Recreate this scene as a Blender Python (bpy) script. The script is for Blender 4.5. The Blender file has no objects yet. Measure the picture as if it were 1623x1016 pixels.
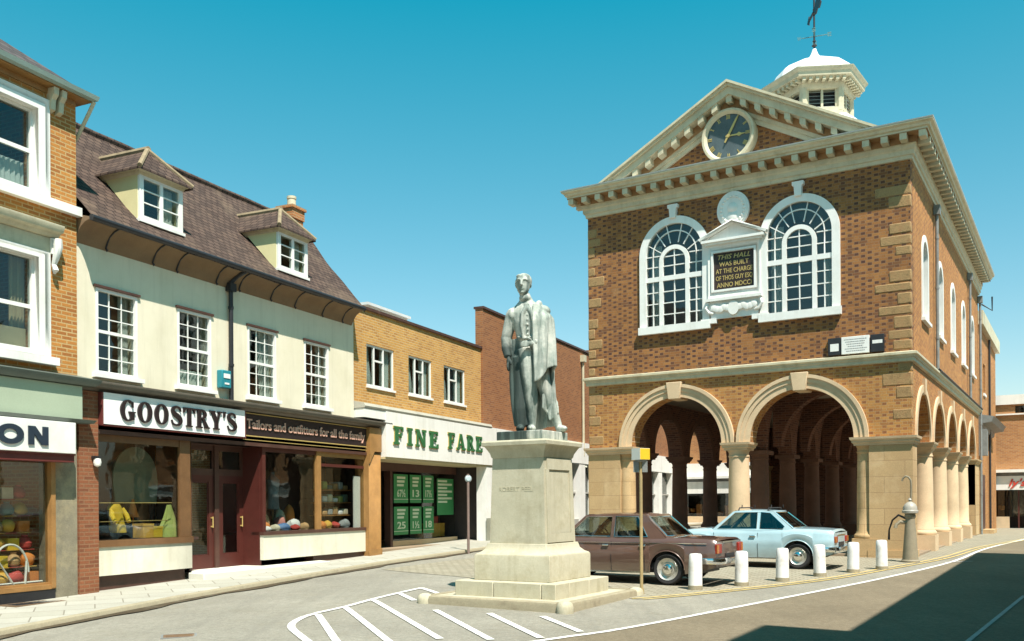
import bpy, bmesh, math, random
from math import sin, cos, pi, radians, sqrt, atan2, hypot
from mathutils import Vector, Matrix
from mathutils.geometry import tessellate_polygon

random.seed(7)
SC = bpy.context.scene
COL = SC.collection

# ------------------------------------------------------------------ materials
def _nt(name):
    m = bpy.data.materials.new(name); m.use_nodes = True
    nt = m.node_tree; nt.nodes.clear()
    out = nt.nodes.new('ShaderNodeOutputMaterial')
    return m, nt, out

def N(nt, typ, **kw):
    n = nt.nodes.new(typ)
    for k, v in kw.items():
        setattr(n, k, v)
    return n

def L(nt, a, b): nt.links.new(a, b)

def mathn(nt, op, a, b=None, clamp=False):
    n = N(nt, 'ShaderNodeMath', operation=op); n.use_clamp = clamp
    for i, v in enumerate((a, b)):
        if v is None: continue
        if isinstance(v, (int, float)): n.inputs[i].default_value = v
        else: L(nt, v, n.inputs[i])
    return n.outputs[0]

def mixc(nt, fac, a, b, mode='MIX'):
    n = N(nt, 'ShaderNodeMix', data_type='RGBA', blend_type=mode)
    for i, v in ((0, fac), (6, a), (7, b)):
        if isinstance(v, (int, float)): n.inputs[i].default_value = v
        elif isinstance(v, (tuple, list)): n.inputs[i].default_value = (*v[:3], 1)
        else: L(nt, v, n.inputs[i])
    return n.outputs[2]

def noise(nt, vec, scale, detail=4, rough=.6):
    n = N(nt, 'ShaderNodeTexNoise'); n.inputs['Scale'].default_value = scale
    n.inputs['Detail'].default_value = detail; n.inputs['Roughness'].default_value = rough
    if vec is not None: L(nt, vec, n.inputs['Vector'])
    return n.outputs['Fac']

def ramp(nt, fac, lo, hi):
    n = N(nt, 'ShaderNodeMapRange'); n.inputs[1].default_value = lo; n.inputs[2].default_value = hi
    L(nt, fac, n.inputs[0]); return n.outputs[0]

def bsdf(nt, out, col, rough=.7, metal=0., spec=.5, bump=None, bstr=.3, bdist=.01, coat=0.):
    b = N(nt, 'ShaderNodeBsdfPrincipled')
    if isinstance(col, (tuple, list)): b.inputs['Base Color'].default_value = (*col[:3], 1)
    else: L(nt, col, b.inputs['Base Color'])
    if isinstance(rough, (int, float)): b.inputs['Roughness'].default_value = rough
    else: L(nt, rough, b.inputs['Roughness'])
    b.inputs['Metallic'].default_value = metal
    b.inputs['Specular IOR Level'].default_value = spec
    b.inputs['Coat Weight'].default_value = coat
    if bump is not None:
        bn = N(nt, 'ShaderNodeBump'); bn.inputs['Strength'].default_value = bstr; bn.inputs['Distance'].default_value = bdist
        L(nt, bump, bn.inputs['Height']); L(nt, bn.outputs[0], b.inputs['Normal'])
    L(nt, b.outputs[0], out.inputs[0])
    return b

def pm(name, col, var=.18, scale=3., rough=.7, metal=0., spec=.4, bump=0., fine=40., dirt=None, dirtamt=.5, dscale=1.2, coat=0., streak=0.):
    """plain painted / stone / wood surface: colour broken up by coarse and fine noise"""
    m, nt, out = _nt(name)
    tc = N(nt, 'ShaderNodeTexCoord').outputs['Object']
    n1 = noise(nt, tc, scale, 5); n2 = noise(nt, tc, fine, 3)
    f = mathn(nt, 'ADD', mathn(nt, 'MULTIPLY', n1, .65), mathn(nt, 'MULTIPLY', n2, .35))
    f = ramp(nt, f, .3, .7)
    c = mixc(nt, f, tuple(v * (1 - var) for v in col), tuple(min(1, v * (1 + var)) for v in col))
    if dirt:
        d = ramp(nt, noise(nt, tc, dscale, 6, .7), .48, .72)
        c = mixc(nt, mathn(nt, 'MULTIPLY', d, dirtamt), c, dirt)
    if streak:
        mp = N(nt, 'ShaderNodeMapping'); mp.inputs['Scale'].default_value = (3.2, 3.2, .22); L(nt, tc, mp.inputs[0])
        s = ramp(nt, noise(nt, mp.outputs[0], 1.5, 6, .7), .5, .74)
        c = mixc(nt, mathn(nt, 'MULTIPLY', s, streak), c, tuple(v * k for v, k in zip(col, (.5, .47, .4))))
    bsdf(nt, out, c, rough, metal, spec, n2 if bump else None, bump, .01, coat)
    return m

def wallvec(nt):
    """(along wall, up) in the building's own frame, whichever way the face looks"""
    tc = N(nt, 'ShaderNodeTexCoord')
    so = N(nt, 'ShaderNodeSeparateXYZ'); L(nt, tc.outputs['Object'], so.inputs[0])
    sn = N(nt, 'ShaderNodeSeparateXYZ'); L(nt, tc.outputs['Normal'], sn.inputs[0])
    ax = mathn(nt, 'ABSOLUTE', sn.outputs[0]); ay = mathn(nt, 'ABSOLUTE', sn.outputs[1])
    st = mathn(nt, 'GREATER_THAN', ay, ax)
    u = mathn(nt, 'ADD', mathn(nt, 'MULTIPLY', so.outputs[0], st),
              mathn(nt, 'MULTIPLY', so.outputs[1], mathn(nt, 'SUBTRACT', 1., st)))
    return tc.outputs['Object'], u, so.outputs[2], so

def brick(name, c1, c2, cm, bw=.225, bh=.075, mort=.012, dark=None, darkamt=.3, patch=None, patchamt=.5, offset=.5, vmul=1., bstr=.5, rough=.85):
    m, nt, out = _nt(name)
    obj, u, v, _ = wallvec(nt)
    if vmul != 1.: v = mathn(nt, 'MULTIPLY', v, vmul)
    cv = N(nt, 'ShaderNodeCombineXYZ'); L(nt, u, cv.inputs[0]); L(nt, v, cv.inputs[1])
    def bt(a, b, mo, off):
        n = N(nt, 'ShaderNodeTexBrick'); n.offset = off; n.squash = 1.
        L(nt, cv.outputs[0], n.inputs['Vector'])
        n.inputs['Color1'].default_value = (*a, 1); n.inputs['Color2'].default_value = (*b, 1)
        n.inputs['Mortar'].default_value = (*mo, 1)
        n.inputs['Scale'].default_value = 1.; n.inputs['Mortar Size'].default_value = mort
        n.inputs['Mortar Smooth'].default_value = .1; n.inputs['Bias'].default_value = 0.
        n.inputs['Brick Width'].default_value = bw; n.inputs['Row Height'].default_value = bh
        return n
    b = bt(c1, c2, cm, offset)
    c = b.outputs['Color']
    g = bt((0, 0, 0), (1, 1, 1), (.5, .5, .5), offset)      # one grey per brick
    if dark:
        hot = ramp(nt, g.outputs['Color'], .62, .72)
        nob = mathn(nt, 'SUBTRACT', 1., b.outputs['Fac'])
        c = mixc(nt, mathn(nt, 'MULTIPLY', mathn(nt, 'MULTIPLY', hot, nob), darkamt), c, dark)
    nn = ramp(nt, noise(nt, obj, .9, 6, .65), .35, .68)
    c = mixc(nt, mathn(nt, 'MULTIPLY', nn, .35), c, (c1[0] * .55, c1[1] * .5, c1[2] * .5))
    fn = ramp(nt, noise(nt, obj, 30., 3), .3, .7)
    c = mixc(nt, .25, c, mixc(nt, fn, (.25, .25, .25), (1, 1, 1)), 'MULTIPLY')
    if patch:
        pn = ramp(nt, noise(nt, obj, .55, 5, .7), .52, .62)
        c = mixc(nt, mathn(nt, 'MULTIPLY', pn, patchamt), c, patch)
    inv = mathn(nt, 'SUBTRACT', 1., b.outputs['Fac'])
    bsdf(nt, out, c, rough, 0, .25, inv, bstr, .012)
    return m

def flemish(name, str_a, str_b, head_a, head_b, cm, bh=.075, stain=.4, soot=None):
    """Flemish bond: long and short bricks alternate in every course, the short ones darker"""
    m, nt, out = _nt(name)
    obj, u, v, _ = wallvec(nt)
    wob = mathn(nt, 'MULTIPLY', mathn(nt, 'SUBTRACT', noise(nt, obj, .7, 2), .5), .05)
    v = mathn(nt, 'ADD', v, wob)
    P_ = .338
    row = mathn(nt, 'FLOOR', mathn(nt, 'DIVIDE', v, bh)); fv = mathn(nt, 'FRACT', mathn(nt, 'DIVIDE', v, bh))
    odd = mathn(nt, 'FRACT', mathn(nt, 'MULTIPLY', row, .5))
    uu = mathn(nt, 'ADD', mathn(nt, 'DIVIDE', u, P_), odd)
    cell = mathn(nt, 'FLOOR', uu); fu = mathn(nt, 'FRACT', uu)
    head = mathn(nt, 'LESS_THAN', fu, .335)
    cv = N(nt, 'ShaderNodeCombineXYZ'); L(nt, cell, cv.inputs[0]); L(nt, row, cv.inputs[1]); L(nt, head, cv.inputs[2])
    wn = N(nt, 'ShaderNodeTexWhiteNoise', noise_dimensions='3D'); L(nt, cv.outputs[0], wn.inputs['Vector']); r = wn.outputs['Value']
    rs = N(nt, 'ShaderNodeSeparateColor'); L(nt, wn.outputs['Color'], rs.inputs[0])
    cs = mixc(nt, r, str_a, str_b); chd = mixc(nt, r, head_a, head_b)
    flip = mathn(nt, 'GREATER_THAN', rs.outputs[1], .86)
    hm = mathn(nt, 'MULTIPLY', head, mathn(nt, 'GREATER_THAN', rs.outputs[2], .22))
    c = mixc(nt, mathn(nt, 'MAXIMUM', hm, mathn(nt, 'MULTIPLY', flip, .6)), cs, chd)
    # mortar
    mv = mathn(nt, 'LESS_THAN', fv, .14)
    e1 = mathn(nt, 'LESS_THAN', fu, .03); e2 = mathn(nt, 'LESS_THAN', mathn(nt, 'ABSOLUTE', mathn(nt, 'SUBTRACT', fu, .35)), .017)
    mo = mathn(nt, 'MAXIMUM', mv, mathn(nt, 'MAXIMUM', e1, e2))
    c = mixc(nt, mathn(nt, 'MULTIPLY', mo, .8), c, cm)
    nn = ramp(nt, noise(nt, obj, .8, 7, .7), .38, .66)
    c = mixc(nt, mathn(nt, 'MULTIPLY', nn, stain), c, tuple(x * .45 for x in str_a))
    mp = N(nt, 'ShaderNodeMapping'); mp.inputs['Scale'].default_value = (2.2, 2.2, .25); L(nt, obj, mp.inputs[0])
    st = ramp(nt, noise(nt, mp.outputs[0], 1.2, 5, .65), .55, .75)
    c = mixc(nt, mathn(nt, 'MULTIPLY', st, .3), c, soot or (.06, .04, .03))
    ef = ramp(nt, noise(nt, obj, 1.6, 6, .75), .62, .72)
    c = mixc(nt, mathn(nt, 'MULTIPLY', ef, .25), c, (.5, .4, .26))
    fn = ramp(nt, noise(nt, obj, 32., 3), .3, .7)
    c = mixc(nt, .3, c, mixc(nt, fn, (.3, .3, .3), (1.1, 1.1, 1.1)), 'MULTIPLY')
    hgt = mathn(nt, 'ADD', mathn(nt, 'SUBTRACT', 1., mo), mathn(nt, 'MULTIPLY', r, .3))
    bsdf(nt, out, c, .88, 0, .25, hgt, .6, .012)
    return m

def tiles(name, c1, c2, gap, w=.165, h=.1, bstr=.8, lichen=None):
    return brick(name, c1, c2, gap, w, h, .012, dark=tuple(x * .5 for x in c1), darkamt=.5, patch=lichen, patchamt=.4, vmul=1.38, bstr=bstr, rough=.9)

def glassm(name, tint=(.75, .8, .8), gl=.9, base=0.06):
    m, nt, out = _nt(name)
    tr = N(nt, 'ShaderNodeBsdfTransparent'); tr.inputs[0].default_value = (*tint, 1)
    go = N(nt, 'ShaderNodeBsdfGlossy'); go.inputs[0].default_value = (gl, gl, gl, 1); go.inputs[1].default_value = .015
    tc = N(nt, 'ShaderNodeTexCoord').outputs['Object']
    bn = N(nt, 'ShaderNodeBump'); bn.inputs['Strength'].default_value = .12; bn.inputs['Distance'].default_value = .02
    L(nt, noise(nt, tc, 1.6, 2), bn.inputs['Height']); L(nt, bn.outputs[0], go.inputs['Normal'])
    ge = N(nt, 'ShaderNodeNewGeometry'); dp = N(nt, 'ShaderNodeVectorMath', operation='DOT_PRODUCT')
    L(nt, ge.outputs['Incoming'], dp.inputs[0]); L(nt, ge.outputs['Normal'], dp.inputs[1])
    k = mathn(nt, 'POWER', mathn(nt, 'SUBTRACT', 1., mathn(nt, 'ABSOLUTE', dp.outputs['Value'])), 5.)
    f = mathn(nt, 'ADD', mathn(nt, 'MULTIPLY', k, .9), base, True)
    mx = N(nt, 'ShaderNodeMixShader'); L(nt, f, mx.inputs[0]); L(nt, tr.outputs[0], mx.inputs[1]); L(nt, go.outputs[0], mx.inputs[2])
    L(nt, mx.outputs[0], out.inputs[0]); return m

# ------------------------------------------------------------------ mesh builder
class MB:
    def __init__(s): s.v = []; s.f = []; s.mi = []; s.m = 0; s.X = None
    def mat(s, i): s.m = i; return s
    def xf(s, M): s.X = M; return s
    def add(s, vs, fs):
        o = len(s.v)
        if s.X is not None: vs = [tuple(s.X @ Vector(p)) for p in vs]
        s.v += [tuple(p) for p in vs]
        for f in fs: s.f.append([i + o for i in f]); s.mi.append(s.m)
        return s
    def box(s, x0, x1, y0, y1, z0, z1):
        if x0 > x1: x0, x1 = x1, x0
        if y0 > y1: y0, y1 = y1, y0
        if z0 > z1: z0, z1 = z1, z0
        return s.add([(x, y, z) for z in (z0, z1) for y in (y0, y1) for x in (x0, x1)],
                     [(0, 2, 3, 1), (4, 5, 7, 6), (0, 1, 5, 4), (2, 6, 7, 3), (0, 4, 6, 2), (1, 3, 7, 5)])
    def prism(s, pts, d0, d1, axis='y', holes=()):
        """2D outline (with holes) given thickness along an axis"""
        loops = [list(pts)] + [list(h) for h in holes]
        def P(p, d):
            return (p[0], d, p[1]) if axis == 'y' else ((d, p[0], p[1]) if axis == 'x' else (p[0], p[1], d))
        flat = [p for lp in loops for p in lp]; n = len(flat)
        tris = tessellate_polygon([[Vector((p[0], p[1], 0)) for p in lp] for lp in loops])
        vs = [P(p, d0) for p in flat] + [P(p, d1) for p in flat]
        fs = [tuple(t) for t in tris] + [tuple(i + n for i in reversed(t)) for t in tris]
        o = 0
        for lp in loops:
            k = len(lp)
            for i in range(k):
                a, b = o + i, o + (i + 1) % k
                fs.append((a, b, b + n, a + n))
            o += k
        return s.add(vs, fs)
    def lathe(s, prof, n=20, c=(0, 0, 0), axis='z', cap=True, a0=0., a1=2 * pi):
        full = abs(a1 - a0 - 2 * pi) < 1e-6; k = n if full else n + 1
        vs = []
        for r, h in prof:
            for i in range(k):
                a = a0 + (a1 - a0) * i / n
                x, y = r * cos(a), r * sin(a)
                vs.append((c[0] + x, c[1] + y, c[2] + h) if axis == 'z' else ((c[0] + x, c[1] + h, c[2] + y) if axis == 'y' else (c[0] + h, c[1] + x, c[2] + y)))
        fs = []
        for j in range(len(prof) - 1):
            for i in range(n):
                i2 = (i + 1) % k
                fs.append((j * k + i, j * k + i2, (j + 1) * k + i2, (j + 1) * k + i))
        if cap and full:
            if prof[0][0] > 1e-5: fs.append(tuple(range(k - 1, -1, -1)))
            if prof[-1][0] > 1e-5: fs.append(tuple((len(prof) - 1) * k + i for i in range(k)))
        return s.add(vs, fs)
    def tube(s, path, r, n=10, caps=True):
        pts = [Vector(p) for p in path]; R = r if isinstance(r, (list, tuple)) else [r] * len(pts)
        vs = []; up = None
        for i, p in enumerate(pts):
            d = (pts[min(i + 1, len(pts) - 1)] - pts[max(i - 1, 0)]).normalized()
            if up is None:
                up = Vector((0, 0, 1)) if abs(d.z) < .9 else Vector((1, 0, 0))
            a = d.cross(up).normalized(); b = a.cross(d).normalized(); up = b
            for k in range(n):
                t = 2 * pi * k / n
                vs.append(tuple(p + (a * cos(t) + b * sin(t)) * R[i]))
        fs = []
        for j in range(len(pts) - 1):
            for k in range(n):
                k2 = (k + 1) % n
                fs.append((j * n + k, j * n + k2, (j + 1) * n + k2, (j + 1) * n + k))
        if caps:
            fs.append(tuple(range(n - 1, -1, -1))); fs.append(tuple((len(pts) - 1) * n + k for k in range(n)))
        return s.add(vs, fs)
    def sweep(s, prof, path, closed=False):
        """profile (out, z) carried along a plan path with mitred corners; 'out' is to the right of travel"""
        n = len(path); vs = []
        for i in range(n):
            p = Vector(path[i])
            dirs = []
            if closed or i > 0: dirs.append((p - Vector(path[i - 1])).normalized())
            if closed or i < n - 1: dirs.append((Vector(path[(i + 1) % n]) - p).normalized())
            nr = [Vector((d.y, -d.x)) for d in dirs]
            m = sum(nr, Vector((0, 0))).normalized()
            m = m / max(.3, m.dot(nr[0]))
            for o, z in prof: vs.append((p.x + m.x * o, p.y + m.y * o, z))
        k = len(prof); fs = []
        for i in range(n if closed else n - 1):
            a, b = i * k, ((i + 1) % n) * k
            for j in range(k):
                j2 = (j + 1) % k
                fs.append((a + j, b + j, b + j2, a + j2))
        if not closed:
            fs.append(tuple(range(k))); fs.append(tuple((n - 1) * k + j for j in range(k - 1, -1, -1)))
        return s.add(vs, fs)
    def grid(s, rows):
        """rows of equal length"""
        k = len(rows[0]); vs = [p for r in rows for p in r]
        fs = [(i * k + j, i * k + j + 1, (i + 1) * k + j + 1, (i + 1) * k + j) for i in range(len(rows) - 1) for j in range(k - 1)]
        return s.add(vs, fs)
    def loft(s, rings, caps=True):
        k = len(rings[0]); vs = [p for r in rings for p in r]; fs = []
        for i in range(len(rings) - 1):
            for j in range(k):
                j2 = (j + 1) % k
                fs.append((i * k + j, i * k + j2, (i + 1) * k + j2, (i + 1) * k + j))
        if caps:
            fs.append(tuple(range(k - 1, -1, -1))); fs.append(tuple((len(rings) - 1) * k + j for j in range(k)))
        return s.add(vs, fs)
    def build(s, name, mats, parent=None, bevel=0., ang=34, recalc=True, smooth=True):
        me = bpy.data.meshes.new(name)
        bm = bmesh.new()
        bv = [bm.verts.new(p) for p in s.v]
        for f, mi in zip(s.f, s.mi):
            try:
                fc = bm.faces.new([bv[i] for i in f]); fc.material_index = mi
            except ValueError: pass
        bmesh.ops.remove_doubles(bm, verts=bm.verts, dist=1e-5)
        if recalc: bmesh.ops.recalc_face_normals(bm, faces=bm.faces)
        for f in bm.faces: f.smooth = smooth
        ca = radians(ang)
        for e in bm.edges:
            if len(e.link_faces) == 2: e.smooth = e.calc_face_angle(9.) < ca
        bm.to_mesh(me); bm.free()
        for m in (mats if isinstance(mats, (list, tuple)) else [mats]): me.materials.append(m)
        o = bpy.data.objects.new(name, me); COL.objects.link(o)
        if parent is not None: o.parent = parent
        if bevel:
            b = o.modifiers.new('Bevel', 'BEVEL'); b.width = bevel; b.segments = 2; b.limit_method = 'ANGLE'; b.angle_limit = radians(40)
        return o

def tag(o, label=None, cat=None, group=None, kind=None):
    if label: o['label'] = label
    if cat: o['category'] = cat
    if group: o['group'] = group
    if kind: o['kind'] = kind
    return o

def thing(name, label, cat, loc=(0, 0, 0), rz=0., group=None):
    o = bpy.data.objects.new(name, None); COL.objects.link(o)
    o.empty_display_size = .3
    o.location = loc; o.rotation_euler = (0, 0, rz)
    return tag(o, label, cat, group)

def copy_tree(o, parent=None):
    c = o.copy(); COL.objects.link(c)
    if parent is not None: c.parent = parent
    for ch in list(o.children): copy_tree(ch, c)
    return c

def arc(cx, cz, r, a0, a1, n=24, rz=None):
    rz = rz or r
    return [(cx + r * cos(radians(a0 + (a1 - a0) * i / n)), cz + rz * sin(radians(a0 + (a1 - a0) * i / n))) for i in range(n + 1)]

def archshape(cx, half, z0, zs, n=24):
    """door-like outline with a round head"""
    return [(cx - half, z0), (cx + half, z0)] + arc(cx, zs, half, 0, 180, n)

def rect(x0, x1, z0, z1): return [(x0, z0), (x1, z0), (x1, z1), (x0, z1)]

def smooth01(t):
    t = max(0., min(1., t)); return t * t * (3 - 2 * t)

# ------------------------------------------------------------------ lettering
def stroke(pts, ws, sub=5):
    """brush stroke of varying width -> outline polygon"""
    P = [Vector(p) for p in pts]; Q = []; W = []
    for i in range(len(P) - 1):
        p0, p1, p2, p3 = P[max(i - 1, 0)], P[i], P[i + 1], P[min(i + 2, len(P) - 1)]
        for k in range(sub):
            t = k / sub
            Q.append(.5 * ((2 * p1) + (-p0 + p2) * t + (2 * p0 - 5 * p1 + 4 * p2 - p3) * t * t + (-p0 + 3 * p1 - 3 * p2 + p3) * t ** 3))
            W.append(ws[i] * (1 - t) + ws[i + 1] * t)
    Q.append(P[-1]); W.append(ws[-1])
    a = []; b = []
    for i, q in enumerate(Q):
        d = (Q[min(i + 1, len(Q) - 1)] - Q[max(i - 1, 0)]).normalized(); n = Vector((-d.y, d.x))
        a.append(tuple(q + n * W[i] / 2)); b.append(tuple(q - n * W[i] / 2))
    return a + b[::-1]

def glyph(ch, slab=False):
    """bold roman capital, height 1 -> (list of (outline, holes), advance)"""
    T = .25 if not slab else .24; t = .09 if not slab else .13; S = .07 if not slab else .13; k = .09
    ov = .015
    def stem(x, w=T, z0=0., z1=1., ser=True):
        r = [(rect(x, x + w, z0, z1), [])]
        if ser:
            if z0 == 0: r.append((rect(x - k, x + w + k, 0 - .002, S), []))
            if z1 == 1: r.append((rect(x - k, x + w + k, 1 - S, 1.002), []))
        return r
    if ch == 'O':
        return [(arc(.44, .5, .44, 0, 360, 36, .52)[:-1], [arc(.44, .5, .19, 0, 360, 30, .45)[:-1]])], .98
    if ch == 'G':
        o = arc(.44, .5, .44, 48, 318, 32, .52); i = arc(.44, .5, .2, 318, 52, 32, .45)
        return [(o + i, []), (rect(.56, .8, .06, .44), []), (rect(.48, .88, .4, .46), []), (rect(.68, .75, .66, .94), [])], .96
    if ch == 'S':
        return [(stroke([(.66, .74), (.6, .9), (.42, .97), (.22, .92), (.13, .77), (.22, .62), (.42, .51), (.6, .38), (.66, .22), (.54, .07), (.34, .03), (.14, .09), (.06, .28)],
                        [.05, .09, .09, .15, .2, .24, .26, .25, .19, .13, .09, .09, .05]), [])], .78
    if ch == 'T':
        return stem(.28, T) + [(rect(.0, .8, 1 - t, 1), []), ([(0, 1), (0, .72), (.05, .72), (.14, 1 - t)], []), ([(.8, 1), (.66, 1 - t), (.75, .72), (.8, .72)], [])], .84
    if ch == 'R':
        bowl = (arc(.36, .74, .36, 90, -90, 18, .26) + arc(.36, .74, .15, -90, 90, 18, .18), [])
        return stem(.08, T) + [bowl, (rect(.2, .37, .92, 1), []), (rect(.2, .37, .48, .56), []), ([(.38, .52), (.56, .5), (.9, 0), (.62, 0)], []), (rect(.56, .94, -.002, S), [])], .94
    if ch == 'Y':
        return [(rect(.32, .57, 0, .48), []), ([(.0, 1), (.27, 1), (.57, .46), (.32, .42)], []), ([(.62, 1), (.76, 1), (.55, .42), (.46, .46)], []),
                (rect(.22, .67, -.002, S), []), (rect(-.06, .34, 1 - S, 1.002), []), (rect(.54, .86, 1 - S, 1.002), [])], .86
    if ch == "'":
        return [([(.06, 1.02), (.24, 1.02), (.12, .7), (.06, .7)], [])], .26
    if ch == 'F':
        return stem(.09, T) + [(rect(.2, .72, 1 - t, 1), []), (rect(.62, .72, .74, 1), []), (rect(.3, .58, .46, .46 + t), []), (rect(.5, .58, .38, .68), [])], .8
    if ch == 'E':
        return stem(.09, T) + [(rect(.2, .74, 1 - t, 1), []), (rect(.64, .74, .76, 1), []), (rect(.3, .6, .46, .46 + t), []), (rect(.52, .6, .38, .68), []),
                               (rect(.2, .78, 0, t), []), (rect(.68, .78, 0, .26), [])], .84
    if ch == 'I':
        return stem(.09, T), .44
    if ch == 'N':
        w = .13
        return stem(.08, w) + [(rect(.66, .79, 0, 1), []), (rect(.57, .88, 1 - S, 1.002), []), ([(.02, 1), (.26, 1), (.79, 0), (.58, 0)], [])], .92
    if ch == 'A':
        return [([(.04, 0), (.16, 0), (.46, 1), (.34, 1)], []), ([(.34, 1), (.56, 1), (.92, 0), (.66, 0)], []), (rect(.2, .7, .27, .27 + t), []),
                (rect(-.05, .28, -.002, S), []), (rect(.55, 1., -.002, S), [])], 1.
    if ch == ' ': return [], .5
    raise KeyError(ch)

def roman(mb, text, x0, x1, z0, h, y0, y1, slab=False, track=.06):
    """set text between x0 and x1 facing -y, raised from y0 to y1"""
    adv = []; tot = 0
    for c in text:
        g, a = glyph(c, slab); adv.append((g, tot)); tot += a + track
    sx = (x1 - x0) / (tot - track)
    for g, ox in adv:
        for k, (pl, hs) in enumerate(g):
            e = .0006 * k
            mb.prism([(x0 + (p[0] + ox) * sx, z0 + p[1] * h) for p in pl], y0 - e, y1, 'y', [[(x0 + (p[0] + ox) * sx, z0 + p[1] * h) for p in hh] for hh in hs])

def fontmesh(mb, text, x0, x1, z0, h, y0, y1, off=0., shear=0.):
    """set text with Blender's built-in face, stretched to x0..x1 and cap height h, facing -y"""
    cu = bpy.data.curves.new('t', 'FONT'); cu.body = text; cu.extrude = .5; cu.offset = off; cu.resolution_u = 3; cu.shear = shear
    ob = bpy.data.objects.new('t', cu); COL.objects.link(ob)
    dg = bpy.context.evaluated_depsgraph_get()
    me = bpy.data.meshes.new_from_object(ob.evaluated_get(dg))
    xs = [v.co.x for v in me.vertices]; a, b = min(xs), max(xs)
    cap = .69
    vs = [(x0 + (v.co.x - a) / (b - a) * (x1 - x0), y1 if v.co.z < 0 else y0, z0 + v.co.y / cap * h) for v in me.vertices]
    mb.add(vs, [tuple(p.vertices) for p in me.polygons])
    bpy.data.objects.remove(ob); bpy.data.curves.remove(cu); bpy.data.meshes.remove(me)

# ------------------------------------------------------------------ palette
M = {}
M['white'] = pm('white_paint', (.76, .75, .70), .05, 2., .5, dirt=(.52, .49, .4), dirtamt=.35, streak=.22)
M['cream'] = pm('cream_panel', (.66, .63, .50), .06, 2., .6, dirt=(.45, .41, .3), dirtamt=.45, streak=.3)
M['trim'] = pm('cream_trim', (.54, .49, .34), .1, 2., .6, dirt=(.32, .28, .18), dirtamt=.6, dscale=3., streak=.35)
M['stone'] = brick('ashlar_sandstone', (.57, .395, .205), (.50, .335, .165), (.36, .235, .12), 1.02, .42, .007, patch=(.66, .5, .3), patchamt=.35, bstr=.4)
M['stone_pale'] = pm('pale_sandstone', (.59, .435, .27), .18, 1.6, .85, bump=.2, dirt=(.36, .29, .18), dirtamt=.4)
M['quoin'] = pm('weathered_quoin', (.34, .215, .095), .45, 5., .95, bump=1., dirt=(.22, .10, .045), dirtamt=.9, dscale=5.)
M['brick_low'] = flemish('warm_brick', (.52, .262, .08), (.42, .19, .058), (.24, .098, .044), (.37, .155, .055), (.47, .34, .18), stain=.3)
M['brick_up'] = flemish('old_red_brick', (.395, .178, .058), (.29, .12, .043), (.085, .039, .032), (.16, .068, .038), (.30, .2, .115))
M['brick_side'] = flemish('orange_side_brick', (.54, .25, .08), (.44, .178, .058), (.24, .095, .05), (.4, .17, .06), (.48, .33, .16), stain=.35)
M['brick_shop'] = brick('orange_brick', (.56, .24, .055), (.45, .17, .042), (.55, .38, .17), dark=(.28, .1, .03), darkamt=.45)
M['brick_fare'] = brick('yellow_orange_brick', (.62, .33, .085), (.54, .27, .065), (.56, .4, .2), dark=(.34, .15, .05), darkamt=.4)
M['brick_brown'] = brick('brown_brick', (.36, .145, .055), (.29, .11, .045), (.33, .19, .1), dark=(.16, .06, .035), darkamt=.4)
M['brick_inner'] = brick('dark_inner_brick', (.2, .085, .05), (.15, .06, .04), (.22, .13, .09), dark=(.06, .03, .03), darkamt=.6)  # darker brick for the undercroft, ceiling and left lower wall
M['slate'] = tiles('roof_slate', (.11, .095, .09), (.08, .07, .07), (.03, .03, .03), .25, .2)
M['tile'] = tiles('plain_clay_tile', (.125, .082, .06), (.08, .054, .044), (.02, .012, .011), .2, .15, lichen=(.17, .12, .08))
M['soffit'] = pm('brown_soffit', (.30, .17, .075), .2, 3., .8)  # one brown for the soffit and the bands behind the modillions
M['arms'] = pm('verdigris_iron', (.09, .2, .2), .2, 6., .5)
M['stone_inner'] = pm('shaded_red_stone', (.17, .088, .058), .25, 1.5, .9, dirt=(.1, .06, .04), dirtamt=.5)  # dark reddish sandstone with the arcade's shade put into its colour
M['lead'] = pm('lead_sheet', (.62, .62, .6), .1, 1.5, .5, dirt=(.4, .4, .38), dirtamt=.4)
M['lead_white'] = pm('white_lead', (.8, .8, .78), .06, 1.5, .45)
M['black'] = pm('black_iron', (.02, .02, .022), .3, 5., .45)
M['iron_grey'] = pm('grey_painted_iron', (.2, .21, .2), .25, 5., .5, dirt=(.12, .07, .05), dirtamt=.4)
M['dial'] = pm('slate_blue_dial', (.07, .095, .1), .3, 4., .55)
M['gilt'] = pm('old_gilding', (.55, .4, .14), .15, 6., .45, metal=.3)
M['glass'] = glassm('window_glass', (.75, .8, .78), .8)
M['glass_shop'] = glassm('shop_glass', (.86, .88, .86), .8, .045)
M['floor_dark'] = pm('stone_flags', (.27, .2, .13), .2, 1., .9)
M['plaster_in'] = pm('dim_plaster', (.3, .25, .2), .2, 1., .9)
M['curtain'] = pm('net_curtain', (.72, .72, .68), .06, 3., .9)
M['curtain_warm'] = pm('beige_curtain', (.55, .42, .25), .15, 3., .9)
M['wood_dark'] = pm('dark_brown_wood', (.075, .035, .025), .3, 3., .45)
M['wood_red'] = pm('mahogany_paint', (.075, .019, .014), .2, 3., .4)
M['wood_gold'] = pm('varnished_oak', (.30, .155, .05), .25, 4., .5)
M['wood_brown'] = pm('brown_varnish', (.15, .075, .03), .25, 4., .5)
M['render'] = pm('cream_render', (.69, .63, .475), .06, 1.0, .85, bump=.1, fine=60, dirt=(.55, .49, .32), dirtamt=.45, dscale=.7, streak=.25)

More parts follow.
